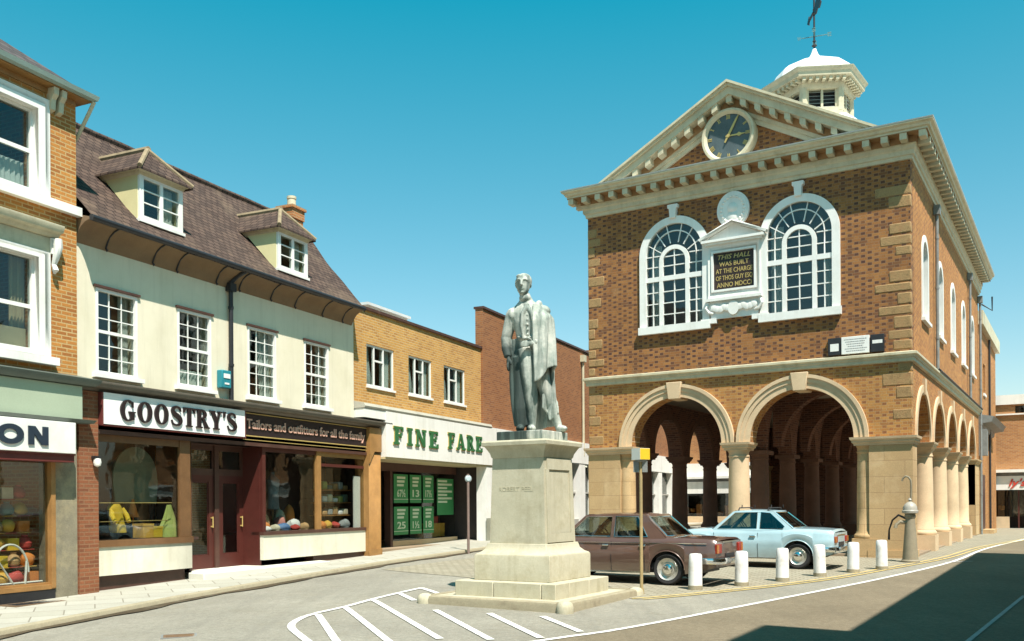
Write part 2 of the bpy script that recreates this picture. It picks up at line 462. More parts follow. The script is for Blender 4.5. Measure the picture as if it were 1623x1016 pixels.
# ------------------------------------------------------------------ camera
F_PX, CX, CY, ROLL, CZ = 1473.4, 811.5, 798.5, radians(.386), 1.45
cam = bpy.data.cameras.new('camera'); co = bpy.data.objects.new('camera', cam); COL.objects.link(co)
cam.sensor_fit = 'HORIZONTAL'; cam.sensor_width = 36; cam.lens = F_PX * 36 / 1623
cam.shift_y = (CY - 508) / 1623; cam.clip_end = 3000; cam.clip_start = .1
c_, s_ = cos(ROLL), sin(ROLL)
co.matrix_world = Matrix(((c_, s_, 0, 0), (0, 0, -1, 0), (-s_, c_, 0, CZ), (0, 0, 0, 1)))
SC.camera = co

# ------------------------------------------------------------------ sun and sky
SUN = Vector((.25, -.53, 1.)).normalized()
elev = math.asin(SUN.z); azim = atan2(SUN.x, SUN.y)
sl = bpy.data.lights.new('sun', 'SUN'); sl.energy = 5.; sl.angle = radians(.5); sl.color = (1., .925, .85)
so = bpy.data.objects.new('sun', sl); COL.objects.link(so)
so.rotation_euler = (-SUN).to_track_quat('-Z', 'Y').to_euler(); so.location = (20, -20, 40)
w = bpy.data.worlds.new('World'); SC.world = w; w.use_nodes = True
nt = w.node_tree; nt.nodes.clear()
wo = N(nt, 'ShaderNodeOutputWorld'); bg = N(nt, 'ShaderNodeBackground'); bg.inputs[1].default_value = .06
sky = N(nt, 'ShaderNodeTexSky', sky_type='NISHITA'); sky.sun_disc = False
sky.sun_elevation = elev; sky.sun_rotation = azim; sky.altitude = 50; sky.air_density = 1.; sky.dust_density = .6; sky.ozone_density = 1.
tcw = N(nt, 'ShaderNodeTexCoord').outputs['Generated']; sx_ = N(nt, 'ShaderNodeSeparateXYZ'); L(nt, tcw, sx_.inputs[0])
grade = mixc(nt, ramp(nt, sx_.outputs[2], .0, .48), (1.75, 1.45, 1.3), (.09, 1.78, 1.52))      # the print's cyan cast, strongest high up
L(nt, mixc(nt, 1., sky.outputs[0], grade, 'MULTIPLY'), bg.inputs[0]); L(nt, bg.outputs[0], wo.inputs[0])
SC.view_settings.view_transform = 'Standard'; SC.view_settings.look = 'None'; SC.view_settings.exposure = .9; SC.view_settings.gamma = 1.

# ------------------------------------------------------------------ ground heights (the street climbs gently away from the camera)
YL = radians(24.2)
LP = (-7.94, 17.67)
def ldist(x, y): return (x - LP[0]) * cos(YL) - (y - LP[1]) * sin(YL)          # distance in front of the left-hand shop line
def g0(y):
    t = .018 * (27 - max(y, -30)); return -(t + sqrt(t * t + .0009)) / 2
def pav(y): return max(-.75, min(.22, -.17 + .022 * (y - 17.67)))
KERB = [(-14.5, -8.), (-11.2, 1.), (-9.3, 7.), (-7.17, 13.), (-5.96, 17.14), (-4.72, 20.5), (-3.44, 23.9), (-1.2, 28.6), (1.2, 33.6), (4.6, 41.), (14., 61.)]
def kerbx(y):
    for (xa, ya), (xb, yb) in zip(KERB, KERB[1:]):
        if ya <= y <= yb: return xa + (xb - xa) * (y - ya) / (yb - ya)
    return KERB[0][0] if y < KERB[0][1] else KERB[-1][0]
def road(x, y):
    d = x - kerbx(y)
    b = smooth01(d / 4.5)
    return (pav(y) - .1) * (1 - b) + g0(y) * b

def nonuni(segs):
    out = []
    for a, b, st in segs:
        n = max(1, int(round((b - a) / st)))
        out += [a + (b - a) * i / n for i in range(n)]
    return out + [segs[-1][1]]

def asphalt(name, col, var, dcol, damt, ang=0.):
    m, nt, out = _nt(name)
    tc = N(nt, 'ShaderNodeTexCoord').outputs['Object']
    f1 = ramp(nt, noise(nt, tc, .35, 5, .6), .3, .7); f2 = ramp(nt, noise(nt, tc, 38., 4, .75), .25, .75); f3 = ramp(nt, noise(nt, tc, 1.7, 6, .75), .52, .68)
    mp = N(nt, 'ShaderNodeMapping'); mp.inputs['Rotation'].default_value = (0, 0, ang); mp.inputs['Scale'].default_value = (2.2, .16, 1); L(nt, tc, mp.inputs[0])
    f4 = ramp(nt, noise(nt, mp.outputs[0], 1.3, 6, .7), .5, .72)                 # tyre-worn streaks along the street
    vo = N(nt, 'ShaderNodeTexVoronoi'); vo.inputs['Scale'].default_value = 2.6; L(nt, tc, vo.inputs['Vector'])
    f5 = ramp(nt, vo.outputs['Distance'], .07, .03)                               # oil drips
    c = mixc(nt, f1, tuple(v * (1 - var) for v in col), tuple(v * (1 + var) for v in col))
    c = mixc(nt, .6, c, mixc(nt, f2, (.4, .39, .37), (1.3, 1.3, 1.28)), 'MULTIPLY')
    f6 = ramp(nt, noise(nt, tc, 11., 5, .8), .3, .7)
    c = mixc(nt, .55, c, mixc(nt, f6, (.55, .53, .5), (1.22, 1.22, 1.2)), 'MULTIPLY')
    c = mixc(nt, mathn(nt, 'MULTIPLY', f3, damt), c, dcol)
    c = mixc(nt, mathn(nt, 'MULTIPLY', f4, .5), c, tuple(v * .62 for v in col))
    c = mixc(nt, mathn(nt, 'MULTIPLY', mathn(nt, 'MULTIPLY', f5, f1), .55), c, (.06, .055, .045))
    bsdf(nt, out, c, .92, 0, .2, f2, .6, .01); return m

M['road'] = asphalt('worn_grey_asphalt', (.285, .27, .225), .16, (.2, .18, .13), .45, -radians(20))
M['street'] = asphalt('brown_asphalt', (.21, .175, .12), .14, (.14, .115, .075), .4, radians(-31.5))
M['pave'] = None
def paving(name, c1, c2, cm, bw, bh, mort, rot=0.):
    m, nt, out = _nt(name)
    tc = N(nt, 'ShaderNodeTexCoord').outputs['Object']
    mp = N(nt, 'ShaderNodeMapping'); mp.inputs['Rotation'].default_value = (0, 0, rot); L(nt, tc, mp.inputs[0])
    b = N(nt, 'ShaderNodeTexBrick'); L(nt, mp.outputs[0], b.inputs['Vector'])
    for k, v in (('Color1', c1), ('Color2', c2), ('Mortar', cm)): b.inputs[k].default_value = (*v, 1)
    b.inputs['Scale'].default_value = 1; b.inputs['Mortar Size'].default_value = mort; b.inputs['Brick Width'].default_value = bw; b.inputs['Row Height'].default_value = bh
    b.inputs['Bias'].default_value = 0
    f = ramp(nt, noise(nt, tc, .8, 6, .65), .32, .7); f2 = ramp(nt, noise(nt, tc, 45., 3), .25, .75)
    c = mixc(nt, mathn(nt, 'MULTIPLY', f, .4), b.outputs[0], tuple(v * .55 for v in c1))
    c = mixc(nt, .35, c, mixc(nt, f2, (.55, .55, .53), (1.2, 1.2, 1.18)), 'MULTIPLY')
    bsdf(nt, out, c, .9, 0, .2, mathn(nt, 'SUBTRACT', 1., b.outputs['Fac']), .4, .01); return m
M['pave'] = paving('pavement_slabs', (.43, .415, .35), (.37, .355, .29), (.22, .2, .155), .9, .62, .012, -YL)
M['setts'] = paving('stone_setts', (.36, .33, .25), (.28, .25, .185), (.2, .175, .12), .24, .15, .018, radians(31.5))
M['kerbstone'] = pm('kerb_stone', (.31, .27, .18), .25, 3., .9, bump=.3, dirt=(.14, .11, .07), dirtamt=.7, dscale=3.)
M['line_white'] = pm('white_road_paint', (.72, .71, .66), .12, 9., .85, dirt=(.32, .3, .24), dirtamt=.85, dscale=7.)
M['line_yellow'] = pm('yellow_road_paint', (.58, .43, .15), .14, 4., .85, dirt=(.32, .28, .18), dirtamt=.8, dscale=6.)

def sheet(name, mat, xs, ys, zf):
    mb = MB(); mb.grid([[(x, y, zf(x, y)) for x in xs] for y in ys])
    return tag(mb.build(name, mat), kind='structure')
sheet('ground', M['road'], nonuni([(-900, -60, 120), (-60, -20, 5), (-20, 26, .6), (26, 60, 4), (60, 900, 120)]),
      nonuni([(-900, -30, 120), (-30, 4, 3), (4, 40, .6), (40, 80, 4), (80, 1500, 200)]), road)

def ribbon(mb, path, w, dz, step=.4, taper=False, edge=None):
    """painted line lying on the road"""
    pts = []
    for (xa, ya), (xb, yb) in zip(path, path[1:]):
        n = max(1, int(hypot(xb - xa, yb - ya) / step))
        pts += [(xa + (xb - xa) * i / n, ya + (yb - ya) * i / n) for i in range(n)]
    pts.append(path[-1]); rows = []
    for i, p in enumerate(pts):
        a, b = pts[max(i - 1, 0)], pts[min(i + 1, len(pts) - 1)]
        dx, dy = b[0] - a[0], b[1] - a[1]; l = hypot(dx, dy) or 1
        nx, ny = -dy / l, dx / l
        rows.append([(p[0] + nx * w / 2 * k, p[1] + ny * w / 2 * k, road(p[0] + nx * w / 2 * k, p[1] + ny * w / 2 * k) + dz) for k in (-1, 0, 1)])
    mb.grid(rows)

def smoothpath(pts, sub=6):
    P = [Vector(p) for p in pts]; Q = []
    for i in range(len(P) - 1):
        p0, p1, p2, p3 = P[max(i - 1, 0)], P[i], P[i + 1], P[min(i + 2, len(P) - 1)]
        for k in range(sub):
            t = k / sub
            q = .5 * ((2 * p1) + (-p0 + p2) * t + (2 * p0 - 5 * p1 + 4 * p2 - p3) * t * t + (-p0 + 3 * p1 - 3 * p2 + p3) * t ** 3)
            Q.append(tuple(q))
    Q.append(tuple(P[-1])); return Q

WL = smoothpath([(-2.6, 9.1), (.37, 11.68), (1.62, 12.72), (4.76, 16.04), (7.64, 19.16), (11.0, 23.2), (14.4, 28.2), (19.1, 34.6), (26, 44)], 4)
YLN = smoothpath([(2.13, 15.9), (2.75, 16.25), (4.62, 17.55), (6.6, 19.2), (8.44, 21.16), (11.44, 24.51), (14.6, 28.9), (18.64, 33.98), (25, 42.5)], 4)
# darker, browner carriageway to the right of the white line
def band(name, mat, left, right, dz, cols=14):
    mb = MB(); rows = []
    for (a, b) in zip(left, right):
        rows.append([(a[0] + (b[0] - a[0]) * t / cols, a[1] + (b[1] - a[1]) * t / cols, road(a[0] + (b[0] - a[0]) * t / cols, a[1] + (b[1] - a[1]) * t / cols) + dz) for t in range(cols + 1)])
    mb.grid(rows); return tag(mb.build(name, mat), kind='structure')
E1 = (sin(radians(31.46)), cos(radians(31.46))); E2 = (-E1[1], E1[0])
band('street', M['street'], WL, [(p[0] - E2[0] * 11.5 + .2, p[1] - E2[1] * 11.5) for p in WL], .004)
# stone setts under the cars and in front of the arcade
HO = (2.43, 29.04)
def hall(x, y): return (HO[0] - E2[0] * x + E1[0] * y, HO[1] - E2[1] * x + E1[1] * y)
n_ = len(YLN)
band('forecourt', M['setts'], [hall(-1.6 + 11. * smooth01((i / (n_ - 1) - .18) * 1.5), -8.2 + 36.5 * max(0, i / (n_ - 1) - .12) / .88) for i in range(n_)], YLN, .008, 18)
mk = MB(); ribbon(mk, WL, .095, .012); mk_o = tag(mk.build('white_edge_line', M['line_white']), kind='structure')
mk = MB()
for off in (-.1, .1):
    ribbon(mk, [(p[0] + off * .8, p[1] - off * .6) for p in YLN], .06, .013)
tag(mk.build('double_yellow_line', M['line_yellow']), kind='structure')
mk = MB()
HO_ = smoothpath([(-2.35, 11.2), (-2.75, 12.1), (-3.1, 13.), (-3.17, 13.75), (-3.06, 14.42), (-2.75, 15.16), (-2.44, 16.17), (-2.1, 17.11), (-1.76, 17.95)], 5)
ribbon(mk, HO_, .11, .012)
for a, b in (((-3.0, 14.3), (-2.1, 11.3)), ((-2.72, 15.1), (-1.5, 11.5)), ((-2.42, 16.1), (-.93, 11.85)), ((-2.08, 17.05), (-1.68, 15.9)), ((-1.75, 17.9), (-1.3, 16.8)),
             ((-1.22, 14.65), (-.28, 11.75)), ((-.36, 14.22), (.36, 11.85)), ((.44, 13.85), (.9, 12.35))):
    ribbon(mk, [a, b], .105, .0125)
tag(mk.build('hatched_road_marking', M['line_white']), kind='structure')
mk = MB()
ribbon(mk, [(5.3, 11.0), (8.8, 15.99)], .06, .012)
ribbon(mk, [(10.6, 22.9), (11.5, 23.24)], .1, .012)
ribbon(mk, [(13.4, 23.4), (16.4, 28.), (19.5, 32.6)], .06, .012)
tag(mk.build('centre_line', pm('worn_road_paint', (.36, .35, .32), .2, 4., .9)), kind='structure')

# left-hand pavement with its kerb
mb = MB(); rows = []
ys = nonuni([(-8, 5, 1), (5, 34, .5), (34, 60, 2)])
for y in ys:
    xk = kerbx(y); z = pav(y)
    xin = LP[0] + (y - LP[1]) * math.tan(YL) - 1.3
    rows.append([(xin + (xk - .16 - xin) * t / 6, y, z) for t in range(7)])
mb.grid(rows); tag(mb.build('pavement', M['pave']), kind='structure')
mb = MB(); rows = []
for y in ys:
    xk = kerbx(y); z = pav(y)
    rows.append([(xk - .16, y, z), (xk - .02, y, z + .004), (xk, y, z - .015), (xk + .005, y, z - .2)])
mb.grid(rows); tag(mb.build('kerb', M['kerbstone'], ang=60), kind='structure')
mb = MB(); rows = []
for y in ys:
    xk = kerbx(y); wv = .16 + .07 * sin(y * 1.7) + .05 * sin(y * 4.1)
    rows.append([(xk + .004 + wv * t, y, road(xk + .004 + wv * t, y) + .03 - .012 * t) for t in (0, .5, 1)])
mb.grid(rows); tag(mb.build('gutter_dirt', asphalt('gutter_grime', (.085, .065, .04), .3, (.2, .18, .13), .4)), kind='structure')

# ------------------------------------------------------------------ TOWN HALL
H = thing('town_hall', 'red brick town hall with an open arcade, clock pediment and white cupola', 'town hall', (HO[0], HO[1], 0), radians(-31.46))
W, D = 9.35, 18.6
CXS = (2.85, 6.50)
SY = [2.0 + 3.35 * k for k in range(5)]
R1 = 1.41; ZS = 3.16
# lower walls (arcade spandrels)
mb = MB()
o = [(0, 5.12), (0, ZS)]
for cx in CXS: o += arc(cx, ZS, R1, 180, 0, 28)
o += [(W, ZS), (W, 5.12)]
mb.prism(o, 0, .55, 'y')
mb.build('wall', M['brick_low'], H)
for side, x0, x1 in (('r', W - .5, W), ('l', 0, .5)):
    mb = MB(); o = [(.552, 5.12), (.552, ZS)]
    for cy in SY: o += arc(cy, ZS, 1.3, 180, 0, 24)
    o += [(D, ZS), (D, 5.12)]
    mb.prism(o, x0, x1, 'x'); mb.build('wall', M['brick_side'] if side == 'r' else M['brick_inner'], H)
# upper walls
WZ0, WZS, WR = 6.6, 8.84, 1.0
mb = MB(); mb.prism(rect(0, W, 5.12, 10.4), 0, .45, 'y', [archshape(cx, WR, WZ0, WZS, 28) for cx in CXS]); mb.build('wall', M['brick_up'], H)
SW = [2.55 + 3.36 * k for k in range(5)]
for x0, x1 in ((W - .45, W), (0, .45)):
    mb = MB(); mb.prism(rect(.452, D, 5.12, 10.4), x0, x1, 'x', [archshape(cy, .62, 6.6, 8.3, 14) for cy in SW]); mb.build('wall', M['brick_side'], H)
mb = MB(); mb.box(.46, W - .46, 1.6, 1.7, 5.12, 10.2); mb.build('partition', M['plaster_in'], H)
mb = MB(); mb.box(.46, W - .46, .46, D - .4, 10.2, 10.3); mb.build('ceiling', M['brick_inner'], H)
mb = MB(); mb.box(.5, W - .5, D - .4, D - .01, 0, 10.4); mb.build('wall', M['brick_inner'], H)
mb = MB(); mb.box(.5, W - .5, .56, D - .4, 4.98, 5.1); mb.build('ceiling', M['plaster_in'], H)
mb = MB(); mb.box(-.02, W + .02, .1, D - .05, -.4, .03); mb.build('floor', M['floor_dark'], H)

def column(q, x, y, r, mini=False):
    """Tuscan column: square plinth, round base, tapering shaft, necking under a square capital"""
    q.box(x - r * 1.32, x + r * 1.32, y - r * 1.32, y + r * 1.32, -.4, .46)
    q.lathe([(r * 1.28, .46), (r * 1.34, .49), (r * 1.34, .54), (r * 1.22, .58), (r * 1.13, .6), (r * 1.13, .63), (r * 1.03, .66), (r * 1.02, 1.2), (r * .99, 2.0), (r * .93, 2.7), (r * .93, 2.74), (r * 1.0, 2.755), (r * 1.0, 2.79), (r * .94, 2.8), (r * .95, 2.88), (r * 1.12, 2.95)], 32, (x, y, 0))
# stonework of the front: corner blocks, centre pier, imposts
mb = MB()
mb.box(-.02, 1.06, -.03, .56, -.4, 2.94); mb.box(1.06, 1.2, .06, .52, .46, 2.94); column(mb, 1.18, .27, .245)
mb.build('corner_pier', M['stone'], H, ang=50)
mb = MB()
mb.box(W - 1.06, W + .02, -.03, .70, -.4, 2.94); mb.box(W - 1.2, W - 1.06, .06, .52, .46, 2.94); column(mb, W - 1.18, .27, .245); mb.box(W - 1.1, W + .06, -.07, .74, -.4, .16)
mb.build('corner_pier', M['stone'], H, ang=50)
mb = MB(); column(mb, 4.675, .27, .30)
mb.build('column', M['stone_pale'], H, ang=50)
IMP = [(0, 2.94), (.02, 2.94), (.03, 2.99), (.07, 3.02), (.07, 3.06), (.11, 3.10), (.12, 3.16), (0, 3.162)]
mb = MB()
def imp(x0, x1, y0, y1): mb.sweep(IMP, [(x0, y1), (x0, y0), (x1, y0), (x1, y1)][::1], True)
for a in ((-.02, 1.42, -.03, .56), (W - 1.42, W + .02, -.03, .70), (4.36, 4.99, -.02, .56)):
    mb = MB(); imp(*a); mb.box(a[0], a[1], a[2], a[3], 2.95, 3.155); mb.build('impost', M['stone_pale'], H)
# archivolts and keystones
for cx in CXS:
    mb = MB()
    for ra, rb, d in ((R1, R1 + .17, -.045), (R1 + .17, R1 + .29, -.075), (R1 + .29, R1 + .385, -.11)):
        mb.prism(arc(cx, ZS + .004, rb, 0, 180, 36) + arc(cx, ZS + .004, ra, 180, 0, 36), d, .02 if ra > R1 else .56, 'y')
    mb.build('archivolt', M['stone_pale'], H, ang=30)
    mb = MB(); mb.prism([(cx - .17, ZS + R1 - .06), (cx + .17, ZS + R1 - .06), (cx + .24, ZS + R1 + .44), (cx - .24, ZS + R1 + .44)], -.15, .57, 'y'); mb.build('keystone', M['stone_pale'], H, bevel=.015)
# side arcades
def side_pier(yc, xm, mat):
    q = MB(); column(q, xm, yc, .285)
    q.sweep(IMP, [(xm - .26, yc + .33), (xm - .26, yc - .33), (xm + .26, yc - .33), (xm + .26, yc + .33)], True); q.box(xm - .26, xm + .26, yc - .33, yc + .33, 2.95, 3.155)
    q.build('column', mat, H, ang=50)
PY = [3.675 + 3.35 * k for k in range(4)]
for yc in PY:
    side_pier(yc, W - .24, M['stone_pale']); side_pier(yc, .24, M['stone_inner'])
for xm in (W - .24, .24):
    q = MB(); q.box(xm - .26, xm + .26, 16.7, 18.6, -.4, 2.94); q.sweep(IMP, [(xm - .26, 18.58), (xm - .26, 16.7), (xm + .26, 16.7), (xm + .26, 18.58)], True); q.box(xm - .26, xm + .26, 16.7, 18.58, 2.95, 3.155)
    q.build('corner_pier', M['stone'], H, bevel=.012)
for x0, sgn in ((W, 1), (0, -1)):
    for cy in SY:
        q = MB(); q.prism(arc(cy, ZS + .004, 1.5, 0, 180, 28) + arc(cy, ZS + .004, 1.3, 180, 0, 28), x0 - .51 * sgn, x0 + .05 * sgn, 'x')
        q.prism([(cy - .13, ZS + 1.24), (cy + .13, ZS + 1.24), (cy + .18, ZS + 1.68), (cy - .18, ZS + 1.68)], x0 - .512 * sgn, x0 + .09 * sgn, 'x')
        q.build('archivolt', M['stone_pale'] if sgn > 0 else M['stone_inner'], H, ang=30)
# spine arcade down the middle of the undercroft
q = MB(); o = [(.56, 4.98), (.56, 3.0)]
o = [(2.2, 4.98), (2.2, 3.0)]
CYS = [2.2 + .28 + 1.35 + 3.3 * k for k in range(4)]
for cy in CYS: o += arc(cy, 3.0, 1.35, 180, 0, 20, 1.7)
o += [(D - .42, 3.0), (D - .42, 4.98)]
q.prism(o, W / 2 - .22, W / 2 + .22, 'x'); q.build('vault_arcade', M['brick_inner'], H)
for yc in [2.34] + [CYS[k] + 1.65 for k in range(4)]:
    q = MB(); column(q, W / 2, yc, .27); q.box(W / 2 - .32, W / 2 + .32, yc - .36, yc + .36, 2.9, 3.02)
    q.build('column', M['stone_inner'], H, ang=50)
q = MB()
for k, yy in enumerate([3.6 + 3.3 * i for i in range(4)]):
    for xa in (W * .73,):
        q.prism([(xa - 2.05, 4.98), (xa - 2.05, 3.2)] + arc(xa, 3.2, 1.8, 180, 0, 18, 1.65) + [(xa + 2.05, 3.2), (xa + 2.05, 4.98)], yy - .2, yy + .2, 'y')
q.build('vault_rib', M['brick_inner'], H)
# string course
q = MB(); q.sweep([(0, 5.08), (.07, 5.1), (.07, 5.19), (.1, 5.2), (.1, 5.24), (.16, 5.27), (.16, 5.33), (0, 5.37)], [(0, D), (0, 0), (W, 0), (W, D)]); q.build('string_course', M['trim'], H)
# quoins, badly weathered
rq = random.Random(3)
for cxn, sg in ((W, -1), (0, 1)):
    q = MB(); z = 5.4; k = 0
    while z < 9.9:
        h = rq.uniform(.26, .36); wd = (.86 if k % 2 else .5) * rq.uniform(.65, 1.1) * (1. if sg < 0 else .6); ws = .2 if sg < 0 else .5
        if rq.random() > .2:
            q.box(cxn + .012 * -sg, cxn + sg * wd, -.004 - rq.uniform(0, .012), ws, z + rq.uniform(0, .03), z + h - .012)
        z += h; k += 1
    z = 3.25
    while z < 4.85:
        h = rq.uniform(.26, .36); wd = (.8 if k % 2 else .46) * rq.uniform(.7, 1.1) * (1. if sg < 0 else .65)
        if rq.random() > .25: q.box(cxn + .012 * -sg, cxn + sg * wd, -.01, .2, z, z + h - .012)
        z += h; k += 1
    q.build('quoin', M['quoin'], H, bevel=.03)
# entablature
PATH = [(0, D + .3), (0, 0), (W, 0), (W, D + .3)]
q = MB()
q.sweep([(0, 10.33), (.05, 10.34), (.06, 10.43), (.1, 10.45), (.1, 10.56), (.14, 10.6), (.14, 10.7), (.17, 10.71), (.15, 10.71), (.15, 10.90), (.48, 10.90), (.48, 10.95), (.53, 10.97), (.55, 11.03), (.62, 11.07), (.62, 11.105), (-.3, 11.2), (-.3, 10.33)], PATH)
def modil(xa, xb, ya, yb): q.box(xa, xb, ya, yb, 10.72, 10.883)
n = 23
for i in range(n):
    xc = -.36 + (W + .72) * i / (n - 1); modil(xc - .085, xc + .085, -.47, -.165)
for i in range(40):
    yc = .2 + .46 * i
    modil(W + .165, W + .47, yc - .085, yc + .085); modil(-.47, -.165, yc - .085, yc + .085)
q.build('cornice', M['trim'], H)
q = MB(); q.sweep([(.152, 10.72), (.17, 10.72), (.17, 10.882), (.478, 10.882), (.478, 10.898), (.152, 10.898)], PATH); q.build('soffit', M['soffit'], H)
q = MB(); q.sweep([(-.2, 11.205), (.63, 11.108), (.64, 11.135), (-.2, 11.235)], PATH); q.build('cornice_flashing', M['lead'], H)
# pediment
XA, ZA, SL = 4.675, 13.32, .545
def chev(o1, o2, y0, y1, zc=11.14):
    e1 = (ZA - o1 - zc) / SL; e2 = (ZA - o2 - zc) / SL
    return q.prism([(XA - e1, zc), (XA - e2, zc), (XA, ZA - o2), (XA + e2, zc), (XA + e1, zc), (XA, ZA - o1)], y0, y1, 'y')
q = MB()
chev(.0, .07, -.64, .2); chev(.07, .14, -.58, .2); chev(.14, .36, -.50, .2);  chev(.6, .72, -.14, .2); chev(.72, .86, -.09, .2)
for i in range(-9, 10):
    if i == 0: xs_ = [0.]
    xc = XA + i * .41 
    if i == 0:
        q.prism([(XA - .08, ZA - .57), (XA + .08, ZA - .57), (XA + .08, ZA - .40), (XA, ZA - .362), (XA - .08, ZA - .40)], -.44, -.165, 'y'); continue
    def zl(x, o): return ZA - SL * abs(x - XA) - o
    if zl(xc, .56) < 11.16: continue
    q.prism([(xc - .08, zl(xc - .08, .55)), (xc + .08, zl(xc + .08, .55)), (xc + .08, zl(xc + .08, .362)), (xc - .08, zl(xc - .08, .362))], -.475, -.165, 'y')
q.build('pediment', M['trim'], H)
q = MB(); chev(.362, .60, -.17, .2); q.build('raking_band', M['soffit'], H)
q = MB(); e = (ZA - .8 - 11.1) / SL
q.prism([(XA - e, 11.1), (XA + e, 11.1), (XA, ZA - .8)], -.02, .25, 'y'); q.build('tympanum', M['brick_up'], H)
# roof
q = MB(); e = (ZA - .05 - 11.12) / SL
q.prism([(XA - e, 11.12), (XA + e, 11.12), (XA, ZA - .05)], .21, D + .2, 'y'); q.build('roof', M['slate'], H)
# clock
clock = MB(); cxk, czk = 4.60, 11.86
clock.lathe([(.62, -.26), (.70, -.34), (.76, -.34), (.78, -.28), (.78, -.02), (.62, -.02)], 48, (cxk, 0, czk), 'y', cap=False)
clock = clock.build('clock', M['trim'], H)
q = MB(); q.lathe([(.0, -.24), (.66, -.24), (.66, -.1), (0, -.1)], 48, (cxk, 0, czk), 'y', cap=False); q.build('dial', M['dial'], clock)
q = MB()
ROM = ['XII', 'I', 'II', 'III', 'IIII', 'V', 'VI', 'VII', 'VIII', 'IX', 'X', 'XI']
for i, t in enumerate(ROM):
    a = radians(30 * i); wd = {'I': .02, 'V': .05, 'X': .05}
    tw = sum(wd[c] + .012 for c in t)
    Mx = Matrix.Translation((cxk + .55 * sin(a), 0, czk + .55 * cos(a))) @ Matrix.Rotation(a, 4, 'Y')
    q.xf(Mx); x = -tw / 2
    for c in t:
        if c == 'I': q.box(x, x + .016, -.252, -.235, -.06, .06)
        elif c == 'V': q.prism([(x, .06), (x + .016, .06), (x + .028, -.03), (x + .034, .06), (x + .05, .06), (x + .03, -.06), (x + .02, -.06)], -.252, -.235, 'y')
        else:
            q.prism([(x, .06), (x + .018, .06), (x + .05, -.06), (x + .032, -.06)], -.252, -.235, 'y'); q.prism([(x + .034, .06), (x + .05, .06), (x + .016, -.06), (x, -.06)], -.254, -.236, 'y')
        x += wd[c] + .012
q.xf(None); q.build('numerals', M['gilt'], clock)
q = MB(); a = radians(29); q.xf(Matrix.Translation((cxk, 0, czk)) @ Matrix.Rotation(a, 4, 'Y')); q.prism([(-.022, -.2), (.022, -.2), (.03, .0), (.034, .2), (.026, .5), (0, .62), (-.026, .5), (-.034, .2), (-.03, 0)], -.29, -.275, 'y'); q.build('minute_hand', M['gilt'], clock)
q = MB(); a = radians(91); q.xf(Matrix.Translation((cxk, 0, czk)) @ Matrix.Rotation(a, 4, 'Y')); q.prism([(-.02, -.08), (.02, -.08), (.02, .25), (.06, .31), (.02, .38), (0, .52), (-.02, .38), (-.06, .31), (-.02, .25)], -.272, -.258, 'y')
q.lathe([(0, -.30), (.045, -.30), (.045, -.25), (0, -.25)], 14, (0, 0, 0), 'y', cap=False); q.build('hour_hand', M['gilt'], clock)

# arched windows
def arch_window(cx):
    q = MB(); A = archshape
    q.prism(A(cx, WR + .09, WZ0 + .05, WZS, 32), -.07, .1, 'y', [A(cx, WR - .12, WZ0 + .12, WZS, 32)])
    q.box(cx - WR - .12, cx + WR + .12, -.13, .12, WZ0 - .1, WZ0 + .12)
    f = q.build('window', M['white'], H)
    q = MB(); r = WR - .12; y0, y1 = -.01, .06
    q.box(cx - r, cx + r, y0 - .03, y1, 8.06, 8.2)
    q.prism(arc(cx, 8.62, .47, 0, 180, 20) + arc(cx, 8.62, .35, 180, 0, 20), y0 - .03, y1, 'y')
    for s in (-1, 1):
        q.box(cx + s * .35, cx + s * .47, y0 - .029, y1, WZ0 + .1, 8.06); q.box(cx + s * .35, cx + s * .47, y0 - .029, y1, 8.2, 8.62)
        q.box(cx + s * .66, cx + s * .69, y0, y1, WZ0 + .1, 8.06); q.box(cx + s * .66, cx + s * .69, y0, y1, 8.2, WZS)
        for z in (7.06, 7.4, 7.74, 8.5, 8.82):
            q.box(cx + s * .47, cx + s * r, y0 + .003, y1 - .003, z - .014, z + .014)
    q.box(cx - .014, cx + .014, y0, y1, WZ0 + .1, 8.06); q.box(cx - .014, cx + .014, y0, y1, 8.2, 8.98)
    for z in (7.06, 7.4, 7.74, 8.5, 8.78): q.box(cx - .35, cx + .35, y0 + .003, y1 - .003, z - .014, z + .014)
    q.prism(arc(cx, WZS, .69, 0, 180, 26) + arc(cx, WZS, .66, 180, 0, 26), y0, y1, 'y')
    for a in (22, 50, 74, 106, 130, 158):
        ca, sa = cos(radians(a)), sin(radians(a)); w_ = .013
        q.prism([(cx + .44 * ca - w_ * sa, WZS - .1 + .44 * sa + w_ * ca), (cx + .44 * ca + w_ * sa, WZS - .1 + .44 * sa - w_ * ca), (cx + r * ca + w_ * sa, WZS + r * sa - w_ * ca), (cx + r * ca - w_ * sa, WZS + r * sa + w_ * ca)], y0 + .002, y1 - .002, 'y')
    q.build('glazing_bars', M['white'], f)
    q = MB(); q.prism(A(cx, WR - .1, WZ0 + .1, WZS, 24), .024, .03, 'y'); q.build('pane', M['glass'], f)
    for x0, x1 in ((cx - .86, cx - .5), (cx + .62, cx + .86)):
        q = MB()
        rows = [[(x0 + (x1 - x0) * i / 16, .3 + .03 * sin(i * 1.9), z) for i in range(17)] for z in (WZ0 + .1, 8.3 if x0 > cx else 9.2)]
        q.grid(rows); q.build('curtain', M['curtain'], f)
    q = MB(); q.prism([(cx - .09, WZS + WR + .02), (cx + .09, WZS + WR + .02), (cx + .11, WZS + WR + .3), (cx + .16, WZS + WR + .32), (cx + .16, WZS + WR + .42), (cx - .16, WZS + WR + .42), (cx - .16, WZS + WR + .32), (cx - .11, WZS + WR + .3)], -.15, .02, 'y'); q.build('keystone', M['white'], H, bevel=.01)
for cx in CXS: arch_window(cx)
